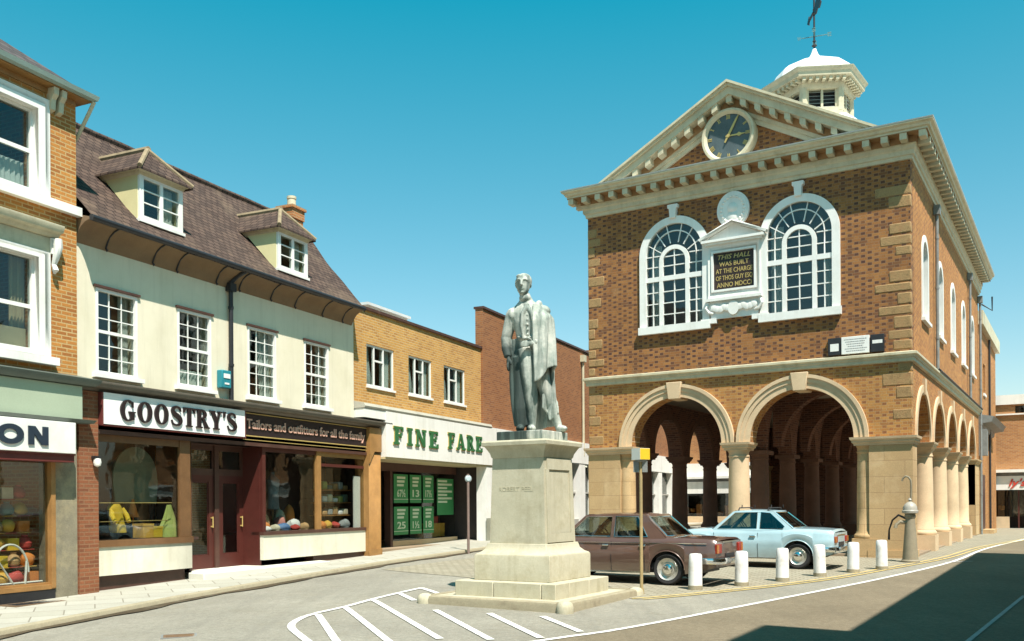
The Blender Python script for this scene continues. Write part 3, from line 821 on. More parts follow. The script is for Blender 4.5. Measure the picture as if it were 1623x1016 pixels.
# side windows
for x0, sg in ((W, 1), (0, -1)):
    for cy in SW:
        q = MB(); q.prism(archshape(cy, .66, 6.55, 8.3, 16), x0 - .3 * sg, x0 + .03 * sg, 'x', [archshape(cy, .48, 6.68, 8.3, 16)])
        q.box(x0 - .2 * sg, x0 + .1 * sg, cy - .72, cy + .72, 6.46, 6.55)
        q.box(x0 - .25 * sg, x0 - .19 * sg, cy - .48, cy + .48, 7.5, 7.57); q.box(x0 - .24 * sg, x0 - .2 * sg, cy - .02, cy + .02, 6.68, 8.78)
        for z in (7.1, 8., 8.4): q.box(x0 - .235 * sg, x0 - .205 * sg, cy - .48, cy + .48, z, z + .03)
        f = q.build('window', M['white'], H)
        q = MB(); q.prism(archshape(cy, .5, 6.66, 8.3, 14), x0 - .225 * sg, x0 - .22 * sg, 'x'); q.build('pane', M['glass'], f)
# medallion, dedication tablet
mx, mz = 4.66, 9.81
q = MB(); q.prism(arc(mx, mz, .47, 0, 360, 40, .52)[:-1], -.09, .02, 'y'); q.prism(arc(mx, mz, .41, 0, 360, 40, .46)[:-1], -.12, -.09, 'y'); q.prism(arc(mx, mz, .36, 0, 360, 40, .41)[:-1], -.1, -.06, 'y', [])
# relief: a wreath and a bust-like swelling
for i in range(22):
    a = 2 * pi * i / 22; q.lathe([(0, -.05), (.035, -.03), (.045, 0), (.035, .03), (0, .05)], 8, (mx + .33 * cos(a), -.115, mz + .37 * sin(a)), 'z', cap=False)
q.lathe([(.0, -.19), (.07, -.18), (.13, -.15), (.16, -.11)], 16, (mx, 0, mz + .04), 'y', cap=False)
q.lathe([(.0, -.16), (.12, -.15), (.19, -.11)], 16, (mx, 0, mz - .2), 'y', cap=False)
q.build('medallion', M['white'], H)
T = MB()
T.prism(rect(3.92, 5.43, 7.32, 8.86), -.11, .02, 'y', [rect(4.08, 5.27, 7.56, 8.62)])
T.prism(rect(4.02, 5.33, 7.5, 8.68), -.14, -.11, 'y', [rect(4.08, 5.27, 7.56, 8.62)])
T.box(3.84, 5.51, -.2, .02, 8.86, 8.92); T.box(3.76, 5.59, -.26, .02, 8.92, 8.99)
T.prism([(3.74, 8.99), (5.61, 8.99), (4.675, 9.4)], -.1, .02, 'y')
for s in (1, -1): T.prism([(4.675 + s * .96, 8.99), (4.675, 9.41), (4.675, 9.5), (4.675 + s * 1.0, 9.05)], -.27, -.1, 'y')
T.box(3.86, 5.49, -.19, .02, 7.24, 7.32)
T.prism([(4.0, 6.74), (5.35, 6.74), (5.47, 7.24), (3.88, 7.24)], -.08, .02, 'y')
for s in (1, -1):
    T.box(4.675 + s * .52, 4.675 + s * .98, -.12, .02, 6.62, 6.76)
    for i in range(5): T.lathe([(.0, -.17), (.09, -.15), (.12, -.08)], 12, (4.675 + s * (.18 + .1 * i), 0, 7.02 + .03 * sin(i * 2)), 'y', cap=False)
    T.tube([(4.675 + s * .75, -.1, 7.22), (4.675 + s * .82, -.13, 7.05), (4.675 + s * .72, -.13, 6.92), (4.675 + s * .6, -.1, 6.9)], .04, 8)
T.prism(arc(4.675, 7.0, .16, 0, 360, 20, .2)[:-1], -.16, -.08, 'y')
tb = T.build('dedication_tablet', M['white'], H)
q = MB(); q.box(4.07, 5.28, -.06, .0, 7.55, 8.63); q.build('plaque', pm('black_plaque', (.035, .02, .016), .2, 3., .5), tb)
q = MB()
for i, (t, a, b) in enumerate((('THIS HALL', 4.2, 5.15), ('WAS BUILT', 4.24, 5.1), ('AT THE CHARGE', 4.14, 5.21), ('OF THOS GUY ESQ', 4.14, 5.21), ('ANNO MDCCI', 4.17, 5.18))):
    fontmesh(q, t, a, b, 8.43 - .2 * i, .13, -.07, -.055, .004, .25 if i == 0 else 0)
q.build('inscription', M['gilt'], tb)
# drainpipes and hoppers on the street side
for yy, zt, zb in ((4.41, 10.3, 5.4), (14.18, 10.3, 5.4), (18.45, 10.2, 0.)):
    q = MB(); q.tube([(W + .1, yy, zt), (W + .1, yy, zb)], .05, 10); q.box(W + .02, W + .2, yy - .11, yy + .11, zt - .28, zt)
    z = zt - 1
    while z > zb: q.lathe([(.062, 0), (.062, .06)], 10, (W + .1, yy, z)); z -= 1.5
    q.build('drainpipe', M['iron_grey'], H)
q = MB(); q.tube([(W + .12, 4.41, 5.4), (W + .16, 4.41, 5.36), (W + .16, 14.2, 5.36), (W + .16, 18.4, 5.36)], .04, 8); q.build('drainpipe', M['black'], H)
# cupola
cu_y = 9.6; DZ = -.62
q = MB()
def ngon(r, n, a0, z, cy=cu_y): return [(XA + r * cos(a0 + 2 * pi * i / n), cy + r * sin(a0 + 2 * pi * i / n), z + DZ) for i in range(n)]
q.loft([ngon(5.6, 4, pi / 4, 12.6), ngon(4.6, 4, pi / 4, 13.6), ngon(3.4, 4, pi / 4, 14.7), ngon(2.5, 4, pi / 4, 15.45), ngon(1.95, 4, pi / 4, 15.85)])
q.build('cupola_skirt', M['lead_white'], H, ang=20)
cup = MB(); A6 = radians(-34); NS = 6
cup.loft([ngon(1.42, NS, A6, 15.6), ngon(1.42, NS, A6, 16.32)])
for i in range(NS):
    a = A6 + 2 * pi * i / NS
    cup.lathe([(.15, 0), (.15, .95)], 8, (XA + 1.27 * cos(a), cu_y + 1.27 * sin(a), 16.2 + DZ))
    b = A6 + 2 * pi * (i + .5) / NS; ap = 1.27 * cos(pi / NS); hw = 1.27 * sin(pi / NS)
    cup.xf(Matrix.Translation((XA, cu_y, DZ)) @ Matrix.Rotation(b, 4, 'Z'))
    cup.prism(rect(-hw, hw, 16.2, 17.1), ap - .02, ap + .06, 'x', [rect(-hw + .17, -.04, 16.35, 16.98), rect(.04, hw - .17, 16.35, 16.98)])
    cup.xf(None)
cup.loft([ngon(1.40, NS, A6, 17.0), ngon(1.45, NS, A6, 17.12), ngon(1.48, NS, A6, 17.3), ngon(1.82, NS, A6, 17.34), ngon(1.84, NS, A6, 17.48), ngon(1.93, NS, A6, 17.56), ngon(1.95, NS, A6, 17.62), ngon(1.6, NS, A6, 17.7)])
for i in range(NS):
    a0, a1 = A6 + 2 * pi * i / NS, A6 + 2 * pi * (i + 1) / NS
    for k in range(7):
        t = (k + .5) / 7; R_ = 1.64
        px_, py_ = XA + R_ * (cos(a0) * (1 - t) + cos(a1) * t), cu_y + R_ * (sin(a0) * (1 - t) + sin(a1) * t)
        cup.xf(Matrix.Translation((px_, py_, DZ)) @ Matrix.Rotation((a0 + a1) / 2, 4, 'Z')); cup.box(-.14, .1, -.055, .055, 17.2, 17.338); cup.xf(None)
cup = cup.build('cupola', M['trim'], H)
q = MB()
for i in range(NS):
    b = A6 + 2 * pi * (i + .5) / NS; ap = 1.27 * cos(pi / NS); hw = 1.27 * sin(pi / NS)
    q.xf(Matrix.Translation((XA, cu_y, DZ)) @ Matrix.Rotation(b, 4, 'Z'))
    for k in range(5):
        z = 16.36 + .13 * k; q.add([(ap + .05, -hw + .15, z), (ap + .05, hw - .15, z), (ap - .06, hw - .15, z + .06), (ap - .06, -hw + .15, z + .06)], [(0, 1, 2, 3)])
    q.xf(None)
q.build('louvres', M['white'], cup)
q = MB(); q.loft([ngon(1.05, NS, A6, 16.1), ngon(1.05, NS, A6, 17.05)]); q.build('louvre_backing', M['black'], cup)
q = MB()
prof = [(1.55, 17.66), (1.5, 17.84), (1.4, 18.02), (1.22, 18.17), (.98, 18.29), (.7, 18.39), (.45, 18.49), (.27, 18.61), (.15, 18.77), (.09, 18.92), (.07, 19.0)]
q.loft([ngon(r, 12, A6, z) for r, z in prof]); q.build('dome', M['lead_white'], cup, ang=20)
q = MB(); g_y = cu_y - 1.5; gz = DZ + .42
q.prism([(XA - .8, 15.3 + gz), (XA + .8, 15.3 + gz), (XA, 15.75 + gz)], g_y - .1, g_y + .9, 'y'); q.prism([(XA - .95, 15.28 + gz), (XA, 15.83 + gz), (XA + .95, 15.28 + gz), (XA + .95, 15.38 + gz), (XA, 15.94 + gz), (XA - .95, 15.38 + gz)], g_y - .22, g_y + .9, 'y'); q.box(XA - .95, XA + .95, g_y - .2, g_y + .6, 15.2 + gz, 15.29 + gz)
q.build('gablet', M['white'], cup)
# weathervane
v = MB(); vz = 18.98 + DZ
v.tube([(XA, cu_y, vz - .1), (XA, cu_y, vz + 2.9)], .035, 8)
for z, r in ((.15, .1), (.32, .07), (1.35, .09), (1.5, .06), (2.5, .06)): v.lathe([(.02, -r * .7), (r, 0), (.02, r * .7)], 10, (XA, cu_y, vz + z), cap=False)
v = v.build('weathervane', M['black'], cup)
q = MB(); q.xf(Matrix.Translation((XA, cu_y, vz + .5)) @ Matrix.Rotation(radians(12), 4, 'Z'))
for a in range(4):
    ca, sa = cos(a * pi / 2), sin(a * pi / 2); q.tube([(0, 0, 0), (.46 * ca, .46 * sa, 0)], .016, 6)
q.xf(Matrix.Translation((XA, cu_y, vz + .5)) @ Matrix.Rotation(radians(12), 4, 'Z'))
for ch, (x, y) in zip('NESW', ((0, .54), (.54, 0), (0, -.54), (-.54, 0))):
    fontmesh(q, ch, x - .07, x + .07, -.07, .14, y - .012, y + .012, .01)
q.xf(None); q.build('compass_arms', M['arms'], v)
q = MB(); q.xf(Matrix.Translation((XA, cu_y, vz + 1.45)) @ Matrix.Rotation(radians(-62), 4, 'Z'))
q.prism([(-.95, -.02), (-.7, .16), (-.7, .05), (-.1, .05), (.15, .12), (.3, .26), (.55, .16), (.8, .3), (1.0, .06), (.82, -.02), (.98, -.16), (.75, -.28), (.5, -.16), (.3, -.26), (.1, -.08), (-.7, -.05), (-.7, -.18)], -.02, .02, 'y')
q.xf(None); q.build('vane_arrow', M['black'], v)
# rear wing
q = MB(); q.prism(rect(D, 28.4, -.4, 9.35), W - .6, W - .02, 'x', [rect(21.2, 22.2, 6.3, 7.7)]); q.box(.2, W - .6, 27.9, 28.4, -.4, 9.35); q.box(.2, .6, D, 27.9, -.4, 9.35); q.build('wing_wall', M['brick_side'], H)
q = MB(); q.sweep([(0, 9.1), (.1, 9.14), (.12, 9.3), (.38, 9.34), (.42, 9.5), (.48, 9.58), (.48, 9.64), (-.2, 9.7), (-.2, 9.1)], [(W - .02, D + .3), (W - .02, 28.4), (.2, 28.4), (.2, D + .3)][::-1]); q.build('wing_cornice', M['trim'], H)
q = MB(); q.prism([(.2, 9.66), (W - .02, 9.66), (XA, 11.6)], D - .1, 28.4, 'y'); q.build('wing_roof', M['slate'], H)
q = MB(); q.box(W - .05, W + .04, 21.15, 22.25, 6.22, 6.34); q.box(W - .18, W - .12, 21.2, 22.2, 6.98, 7.04); q.box(W - .18, W - .12, 21.67, 21.73, 6.3, 7.7); f = q.build('window', M['white'], H)
q = MB(); q.box(W - .16, W - .15, 21.2, 22.2, 6.3, 7.7); q.build('pane', M['glass'], f)
q = MB(); q.sweep([(0, 4.55), (.1, 4.6), (.12, 4.8), (.5, 4.85), (.55, 5.), (.62, 5.08), (0, 5.2)], [(W - .02, 26.0), (W - .02, 18.9)][::-1]); q.box(W - .02, W + .3, 18.9, 19.4, 3.4, 4.55); q.build('door_hood', M['iron_grey'], H)
q = MB(); q.box(W - .02, W + .05, 19.6, 21.0, 0., 2.6); q.build('door', M['wood_dark'], H)
q = MB(); q.box(W - .02, W + .5, 19.4, 21.2, -.1, .18); q.build('door_step', M['stone'], H)
q = MB(); q.tube([(W + .06, 23.6, 9.1), (W + .06, 23.6, .1)], .05, 8); q.tube([(W + .1, 19.2, 10.), (W + .5, 19.3, 9.7), (W + .5, 19.3, 10.3)], .035, 8); q.build('drainpipe', M['black'], H)

# ------------------------------------------------------------------ LEFT-HAND STREET: three shops in one line
RZL = pi / 2 - YL
def on_line(x, y): return (LP[0] + x * sin(YL) - y * cos(YL), LP[1] + x * cos(YL) + y * sin(YL))

def sash(P, x0, x1, z0, z1, yf, cols, rows, fw=.06, curtain=0, sillw=.09, mat='white', rev=.1):
    """double-hung window set in a wall whose outer face is y = yf"""
    q = MB()
    q.prism(rect(x0, x1, z0, z1), yf - .012, yf + rev, 'y', [rect(x0 + fw, x1 - fw, z0 + fw, z1 - fw)])
    zm = (z0 + z1) / 2
    q.box(x0 + fw, x1 - fw, yf + .03, yf + rev - .01, zm - .03, zm + .03)
    bw = .02
    for i in range(1, cols):
        x = x0 + fw + (x1 - x0 - 2 * fw) * i / cols
        q.box(x - bw / 2, x + bw / 2, yf + .04, yf + .07, z0 + fw, zm - .03); q.box(x - bw / 2, x + bw / 2, yf + .04, yf + .07, zm + .03, z1 - fw)
    for j in range(1, rows):
        z = z0 + fw + (z1 - z0 - 2 * fw) * j / rows
        if abs(z - zm) < .02: continue
        q.box(x0 + fw, x1 - fw, yf + .043, yf + .067, z - bw / 2, z + bw / 2)
    w = q.build('window', M[mat], P)
    q = MB(); q.box(x0 + fw - .01, x1 - fw + .01, yf + .052, yf + .058, z0 + fw, z1 - fw); q.build('pane', M['glass'], w)
    q = MB(); q.box(x0 - sillw, x1 + sillw, yf - .11, yf + .08, z0 - .085, z0 - .002); q.build('sill', M[mat], w)
    if curtain:
        q = MB()
        def cloth(a, b, za, zb, yy, amp=.025, fr=40.):
            q.grid([[(a + (b - a) * i / 24, yf + yy + amp * sin(i * fr / 24 * 1.3), z) for i in range(25)] for z in (za, zb)])
        if curtain == 1: cloth(x1 - fw - .25, x1 - fw, z0, z1, .2); cloth(x0 + fw, x0 + fw + .16, z0, z1, .22)
        if curtain == 2: cloth(x0 + fw, x1 - fw, z0, z0 + (z1 - z0) * .24, .2)
        if curtain == 3:
            for k in range(2):
                a = x1 - .5 if k else x0 + fw; q.grid([[(a + (.42 if k else .3) * i / 16 + (.12 * (1 - j / 6) * (1 if k else -.4)), yf + .2 + .03 * sin(i * 2.1), z0 + (z1 - z0) * j / 6) for i in range(17)] for j in range(7)])
        q.build('curtain', M['curtain'], w)
    return w

# ============ A: brick shop on the far left
A = thing('brick_shop', 'orange brick shop with white sash windows, green fascia and slate roof beside the cream shop', 'building', (*on_line(0, 0), 0), RZL)
AY = -.1; AX1 = -.45
WA = [(-2.68, -1.3)]; xs_ = [(-2.68 - 2.9 * k, -1.3 - 2.9 * k) for k in range(3)]
q = MB(); q.prism(rect(-10, AX1, 3.7, 8.95), AY, AY + .3, 'y', [rect(a, b, 7.0, 8.5) for a, b in xs_] + [rect(a, b, 4.2, 5.9) for a, b in xs_])
q.box(AX1 - .3, AX1, AY + .302, 8, 3.4, 8.95); q.box(-10, AX1 - .302, 7.7, 8, 3.4, 8.95); q.box(-10, -9.7, AY + .302, 7.7, 3.4, 8.95)
q.build('wall', M['brick_shop'], A)
q = MB(); q.box(-9.7, AX1 - .3, AY + .31, 7.7, 6.2, 6.3); q.box(-9.7, AX1 - .3, AY + .31, 7.7, 3.5, 3.7); q.box(-9.7, AX1 - .3, 3.2, 3.25, 3.7, 8.9); q.build('floor', M['plaster_in'], A)
for a, b in xs_:
    # upper window: moulded white architrave, band sill
    q = MB(); q.prism(rect(a - .24, b + .24, 6.97, 8.72), AY - .07, AY + .04, 'y', [rect(a + .02, b - .02, 7.02, 8.48)]); q.prism(rect(a - .12, b + .12, 6.98, 8.6), AY - .1, AY - .07, 'y', [rect(a + .02, b - .02, 7.02, 8.48)])
    xm = (a + b) / 2
    q.prism(rect(a, b, 7.0, 8.5), AY + .04, AY + .14, 'y', [rect(a + .07, b - .07, 7.07, 8.43)]); q.box(a + .07, b - .07, AY + .07, AY + .13, 7.7, 7.77); q.box(xm - .015, xm + .015, AY + .08, AY + .11, 7.07, 7.7); q.box(xm - .015, xm + .015, AY + .08, AY + .11, 7.77, 8.43)
    w = q.build('window', M['white'], A); q = MB(); q.box(a + .05, b - .05, AY + .092, AY + .098, 7.05, 8.45); q.build('pane', M['glass'], w)
    q = MB(); q.grid([[(b - .62 + .55 * i / 16 - .5 * (1 - j / 5) ** 2 * 0, AY + .24 + .02 * sin(i * 2.2), 7.05 + .5 * j / 5) for i in range(17)] for j in range(6)]); q.build('curtain', M['curtain'], w)
    # lower window: hood on consoles
    q = MB(); q.prism(rect(a - .24, b + .24, 4.12, 6.0), AY - .06, AY + .04, 'y', [rect(a + .02, b - .02, 4.2, 5.86)]); q.prism(rect(a - .1, b + .1, 4.14, 5.93), AY - .09, AY - .06, 'y', [rect(a + .02, b - .02, 4.2, 5.86)])
    q.prism(rect(a, b, 4.18, 5.9), AY + .04, AY + .14, 'y', [rect(a + .07, b - .07, 4.25, 5.83)]); q.box(a + .07, b - .07, AY + .07, AY + .13, 4.95, 5.02); q.box(xm - .015, xm + .015, AY + .08, AY + .11, 4.25, 4.95); q.box(xm - .015, xm + .015, AY + .08, AY + .11, 5.02, 5.83)
    q.box(a - .34, b + .34, AY - .16, AY + .02, 3.98, 4.12)
    w = q.build('window', M['white'], A); q = MB(); q.box(a + .05, b - .05, AY + .092, AY + .098, 4.22, 5.86); q.build('pane', M['glass'], w)
    q = MB()
    for c0, c1 in ((b - .36, b - .07), (a + .07, a + .3)): q.grid([[(c0 + (c1 - c0) * i / 16, AY + .25 + .03 * sin(i * 1.8), z) for i in range(17)] for z in (4.6, 5.85)])
    q.grid([[(a + .07 + (b - a - .14) * i / 8, AY + .2, z) for i in range(9)] for z in (4.25, 4.6)])
    q.build('curtain', M['curtain_warm'], w)
    q = MB(); q.box(a - .3, b + .3, AY - .05, AY + .02, 6.0, 6.26); q.sweep([(0, 6.26), (.1, 6.28), (.14, 6.34), (.22, 6.36), (.26, 6.44), (.26, 6.48), (0, 6.53)], [(a - .38, AY), (b + .38, AY)]); q.build('window_hood', M['green_pale'] if 'green_pale' in M else M['trim'], A)
    for xc in (a - .32, b + .32):
        q = MB(); q.tube([(xc, AY - .14, 6.24), (xc, AY - .16, 6.1), (xc, AY - .1, 5.92), (xc, AY - .05, 5.8), (xc, AY - .09, 5.7), (xc, AY - .05, 5.64)], [.08, .08, .06, .045, .055, .02], 10); q.box(xc - .085, xc + .085, AY - .1, AY + .01, 5.98, 6.26); q.build('console', M['white'], A)
q = MB(); q.box(-10, AX1 + .03, AY - .12, AY + .01, 6.81, 6.97); q.build('sill_band', M['white'], A)
# eaves and roof
EZ = 8.95
q = MB(); q.sweep([(0, EZ - .1), (.03, EZ - .1), (.03, EZ), (.22, EZ + .01), (.22, EZ + .05), (0, EZ + .05)], [(-10, AY), (AX1 - .05, AY), (AX1 - .05, 3.)]); q.build('soffit', M['wood_gold'], A)
for xc in (-.85, -1.02, -2.9, -3.07, -5.8, -5.97):
    q = MB(); q.prism([(AY, EZ - .42), (AY - .1, EZ - .38), (AY - .12, EZ - .2), (AY - .19, EZ - .12), (AY - .2, EZ), (AY, EZ)], xc - .05, xc + .05, 'x'); q.build('eaves_bracket', M['trim'], A)
q = MB(); q.sweep([(.19, EZ + .03), (.25, EZ + .02), (.30, EZ + .05), (.32, EZ + .13), (.28, EZ + .13), (.21, EZ + .12)], [(-10, AY), (AX1 - .05, AY), (AX1 - .05, 3.)]); q.build('gutter', pm('grey_green_gutter', (.23, .3, .26), .15, 3., .5), A)
q = MB(); z0 = EZ + .1; q.add([(-10, AY - .26, z0), (AX1 + .2, AY - .26, z0), (AX1 + .2, 8.5, z0), (-10, 8.5, z0), (-10, 4., z0 + 3.3), (AX1 - 3.8, 4., z0 + 3.3)], [(0, 1, 5, 4), (1, 2, 5), (2, 3, 4, 5), (0, 4, 3), (3, 2, 1, 0)]); q.build('roof', M['slate'], A)
q = MB(); q.tube([(AX1 + .2, AY - .25, EZ + .03), (AX1 + .18, AY - .15, EZ - .15), (AX1 + .12, AY + .1, EZ - .6), (AX1 + .1, AY + .3, EZ - .8), (AX1 + .1, AY + .3, 7.2)], .035, 8); q.build('downpipe', M['trim'], A)
# shopfront
M['green_pale'] = pm('sage_green_board', (.36, .42, .30), .1, 1.2, .6)
q = MB(); q.box(-10, -.5, AY - .18, AY + .3, 3.05, 3.66); q.build('fascia', M['green_pale'], A)
q = MB(); q.sweep([(0, 3.66), (.24, 3.68), (.3, 3.74), (.32, 3.8), (0, 3.88)], [(-10, AY), (-.48, AY), (-.48, AY + .3)]); q.sweep([(0, 2.98), (.2, 2.99), (.24, 3.05), (0, 3.055)], [(-10, AY), (-.46, AY), (-.46, AY + .3)]); q.build('fascia_cornice', pm('dark_green_moulding', (.1, .12, .1), .2, 3., .5), A)
q = MB(); q.prism(rect(-10, -.98, .0, 2.36), AY + .02, AY + .12, 'y', [rect(-9.9, -5.3, .1, 2.26), rect(-5.2, -1.06, .1, 2.26)]); q.box(-1.06, -.97, AY - .04, AY + .02, .0, 2.3); q.box(-10, -.97, AY - .03, AY + .16, -.02, .06)
q.build('shopfront_frame', M['wood_gold'], A)
q = MB(); q.box(-9.9, -1.06, AY + .06, AY + .068, .08, 2.3); q.build('pane', M['glass_shop'], A)
q = MB(); q.box(-10, -.97, AY - .02, AY + .2, -.5, -.025); q.build('plinth', M['black'], A)
q = MB(); q.box(-.965, -.475, AY - .0, AY + .4, -.5, 2.99); q.build('stone_pier', pm('dirty_stone', (.2, .175, .12), .35, 3., .95, bump=.5, dirt=(.42, .35, .2), dirtamt=.6, dscale=2.2), A)
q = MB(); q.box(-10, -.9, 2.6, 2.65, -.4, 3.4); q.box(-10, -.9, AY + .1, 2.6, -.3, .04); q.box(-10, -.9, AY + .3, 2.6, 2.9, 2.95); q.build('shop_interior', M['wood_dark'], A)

S = thing('shop_sign', 'long white box sign ending in bold black letters ON', 'sign', (*on_line(0, 0), 0), RZL)
q = MB(); q.box(-8.2, -.80, AY - .36, AY - .02, 2.40, 2.96); q.build('board', M['white'], S, bevel=.008)
q = MB(); q.box(-8.22, -.785, AY - .33, AY - .0, 2.37, 2.40); q.box(-8.2, -.79, AY - .3, AY + .02, 2.25, 2.37); q.build('sign_frame', pm('oxblood_frame', (.12, .025, .02), .2, 3., .5), S)
q = MB()
ox = -2.36
q.prism(arc(ox + .24, 2.68, .25, 0, 360, 36, .17)[:-1], AY - .385, AY - .34, 'y', [arc(ox + .24, 2.68, .13, 0, 360, 30, .085)[:-1]])
x0 = -1.78; q.box(x0, x0 + .11, AY - .385, AY - .34, 2.52, 2.84); q.box(x0 + .28, x0 + .39, AY - .385, AY - .34, 2.52, 2.84); q.prism([(x0, 2.84), (x0 + .13, 2.84), (x0 + .39, 2.52), (x0 + .26, 2.52)], AY - .387, AY - .34, 'y')
q.build('lettering', pm('blue_black_letters', (.02, .03, .045), .2, 4., .4), S)

# ============ B: cream tailor's shop
B = thing('tailors_shop', 'cream rendered shop with a tiled roof, two dormers and a dark shopfront', 'building', (*on_line(0, 0), 0), RZL)
BX0, BX1 = -.44, 8.76
WN = [(.06, 1.08, 1), (2.17, 3.18, 2), (4.39, 5.42, 3), (6.54, 7.58, 1)]
q = MB(); q.prism(rect(BX0, BX1, 3.5, 6.5), 0, .3, 'y', [rect(a, b, 4.0, 5.64) for a, b, c in WN]); q.build('wall', M['render'], B)
q = MB(); q.box(BX1 - .3, BX1, .302, 6.5, 3.5, 6.5); q.box(9.4, 9.6, .31, 6.5, -.3, 3.5); q.box(BX0, BX0 + .3, .302, 6.5, -.3, 6.5); q.box(BX0, BX1, 6.5, 6.8, -.3, 6.9)
q.prism([(.3, 6.5), (6.5, 6.5), (3.4, 9.2)], BX1 - .25, BX1, 'x'); q.prism([(.3, 6.5), (6.5, 6.5), (3.4, 9.2)], BX0, BX0 + .25, 'x'); q.build('wall', M['brick_shop'], B)
q = MB(); q.box(BX0 + .3, BX1 - .3, .31, 6.5, 3.5, 3.7); q.box(BX0 + .3, BX1 - .3, .31, 6.5, 6.3, 6.4); q.box(BX0 + .3, BX1 - .3, 2.6, 2.65, 3.7, 6.3); q.build('floor', M['plaster_in'], B)
for a, b, c in WN:
    sash(B, a, b, 4.0, 5.64, 0, 3, 6, .055, c)
for a, b, c in WN: q = MB(); q.box(a - .05, b + .05, -.05, .02, 5.645, 5.69); q.build('head_shadow_strip', M['wood_dark'], B)  # dark strip standing in for the shadow over each window
# coved eaves with iron brackets
EX0, EX1 = BX0 + .02, 8.64
cov = [(.0, 6.38), (-.03, 6.41), (-.08, 6.52), (-.17, 6.64), (-.28, 6.72), (-.40, 6.755), (-.40, 6.80), (0, 6.9)]
q = MB(); q.loft([[(x, y, z) for y, z in cov] for x in (EX0, BX1 - .1)]); q.build('coved_eaves', pm('brown_plaster_cove', (.20, .13, .07), .2, 1.5, .8, dirt=(.14, .08, .05), dirtamt=.5), B)
for xb in (.27, 1.45, 2.11, 3.3, 4.05, 5.17, 6.1, 7.25, 8.16):
    q = MB(); q.tube([(xb, -.40, 6.745), (xb, -.27, 6.70), (xb, -.15, 6.62), (xb, -.085, 6.50), (xb, -.05, 6.42), (xb, -.075, 6.36), (xb, -.1, 6.39)], .017, 8); q.build('eaves_bracket', M['black'], B)
q = MB(); q.tube([(EX0, -.45, 6.78), (EX1, -.45, 6.79)], .06, 10); q.build('gutter', M['black'], B)
q = MB(); q.tube([(3.86, -.43, 6.75), (3.84, -.2, 6.66), (3.74, -.09, 6.5), (3.74, -.08, 6.4), (3.74, -.08, 3.72)], .05, 10); q.box(3.64, 3.84, -.16, -.01, 6.3, 6.48)
for z in (5.9, 4.6): q.lathe([(.064, 0), (.064, .06)], 10, (3.74, -.08, z))
q.build('downpipe', M['black'], B)
# roof: two slopes, gable ends, slight bell-cast and sag
RT = 1.046
def roofz(y): return 6.93 + (y + .34) * RT - .1 * max(0, 1 - abs(y - 1.) / 1.3)
rows = []
for k in range(0, 15):
    y = -.38 + (3.02 + -.0) * k / 14 - 0
    y = -.46 + 2.76 * k / 14
    ex = EX1 + .82 * k / 14
    rows.append([(EX0 + (ex - EX0) * i / 24, y, roofz(y) - .035 * sin(pi * i / 24) + .012 * sin(i * 1.7 + k)) for i in range(25)])
q = MB(); q.grid(rows)
top = rows[-1]; q.grid([top, [(x, 4.9, 6.95) for x, y, z in top]]); q.grid([[(x, y, z - .07) for x, y, z in rows[0]], rows[0]])
q.grid([[(r[-1][0], r[-1][1], r[-1][2] - .12) for r in rows], [r[-1] for r in rows]])
roofB = q.build('roof', M['tile'], B, recalc=False)
q = MB(); q.tube([(p[0], p[1], p[2] + .0) for p in top[::2]], .09, 8); q.build('ridge_tiles', M['tile'], roofB)
q = MB(); cx0, cx1, cy0, cy1 = 8.50, 9.0, 1.84, 2.3
q.box(cx0, cx1, cy0, cy1, 8.4, 9.56); q.box(cx0 - .03, cx1 + .03, cy0 - .03, cy1 + .03, 9.56, 9.84); q.box(cx0 - .07, cx1 + .07, cy0 - .07, cy1 + .07, 9.84, 9.92)
ch = q.build('chimney', brick('chimney_brick', (.5, .2, .07), (.4, .14, .05), (.45, .3, .16), dark=(.2, .08, .04)), roofB)
q = MB(); q.lathe([(.13, 9.92), (.12, 10.16), (.135, 10.17), (.135, 10.24), (.1, 10.24), (.1, 10.0)], 16, (8.75, 2.05, 0), cap=False); q.build('chimney_pot', M['trim'], roofB)
q = MB(); q.tube([(9.0, 3.4, 8.6), (9.0, 3.4, 9.55)], .018, 6); q.tube([(8.6, 3.3, 9.3), (9.5, 3.5, 9.5)], .012, 5)
for k in range(4): q.tube([(8.75 + .2 * k, 3.2 + .045 * k, 9.2 + .045 * k), (8.75 + .2 * k, 3.45 + .045 * k, 9.5 + .045 * k)], .009, 5)
q.build('aerial', M['black'], roofB)
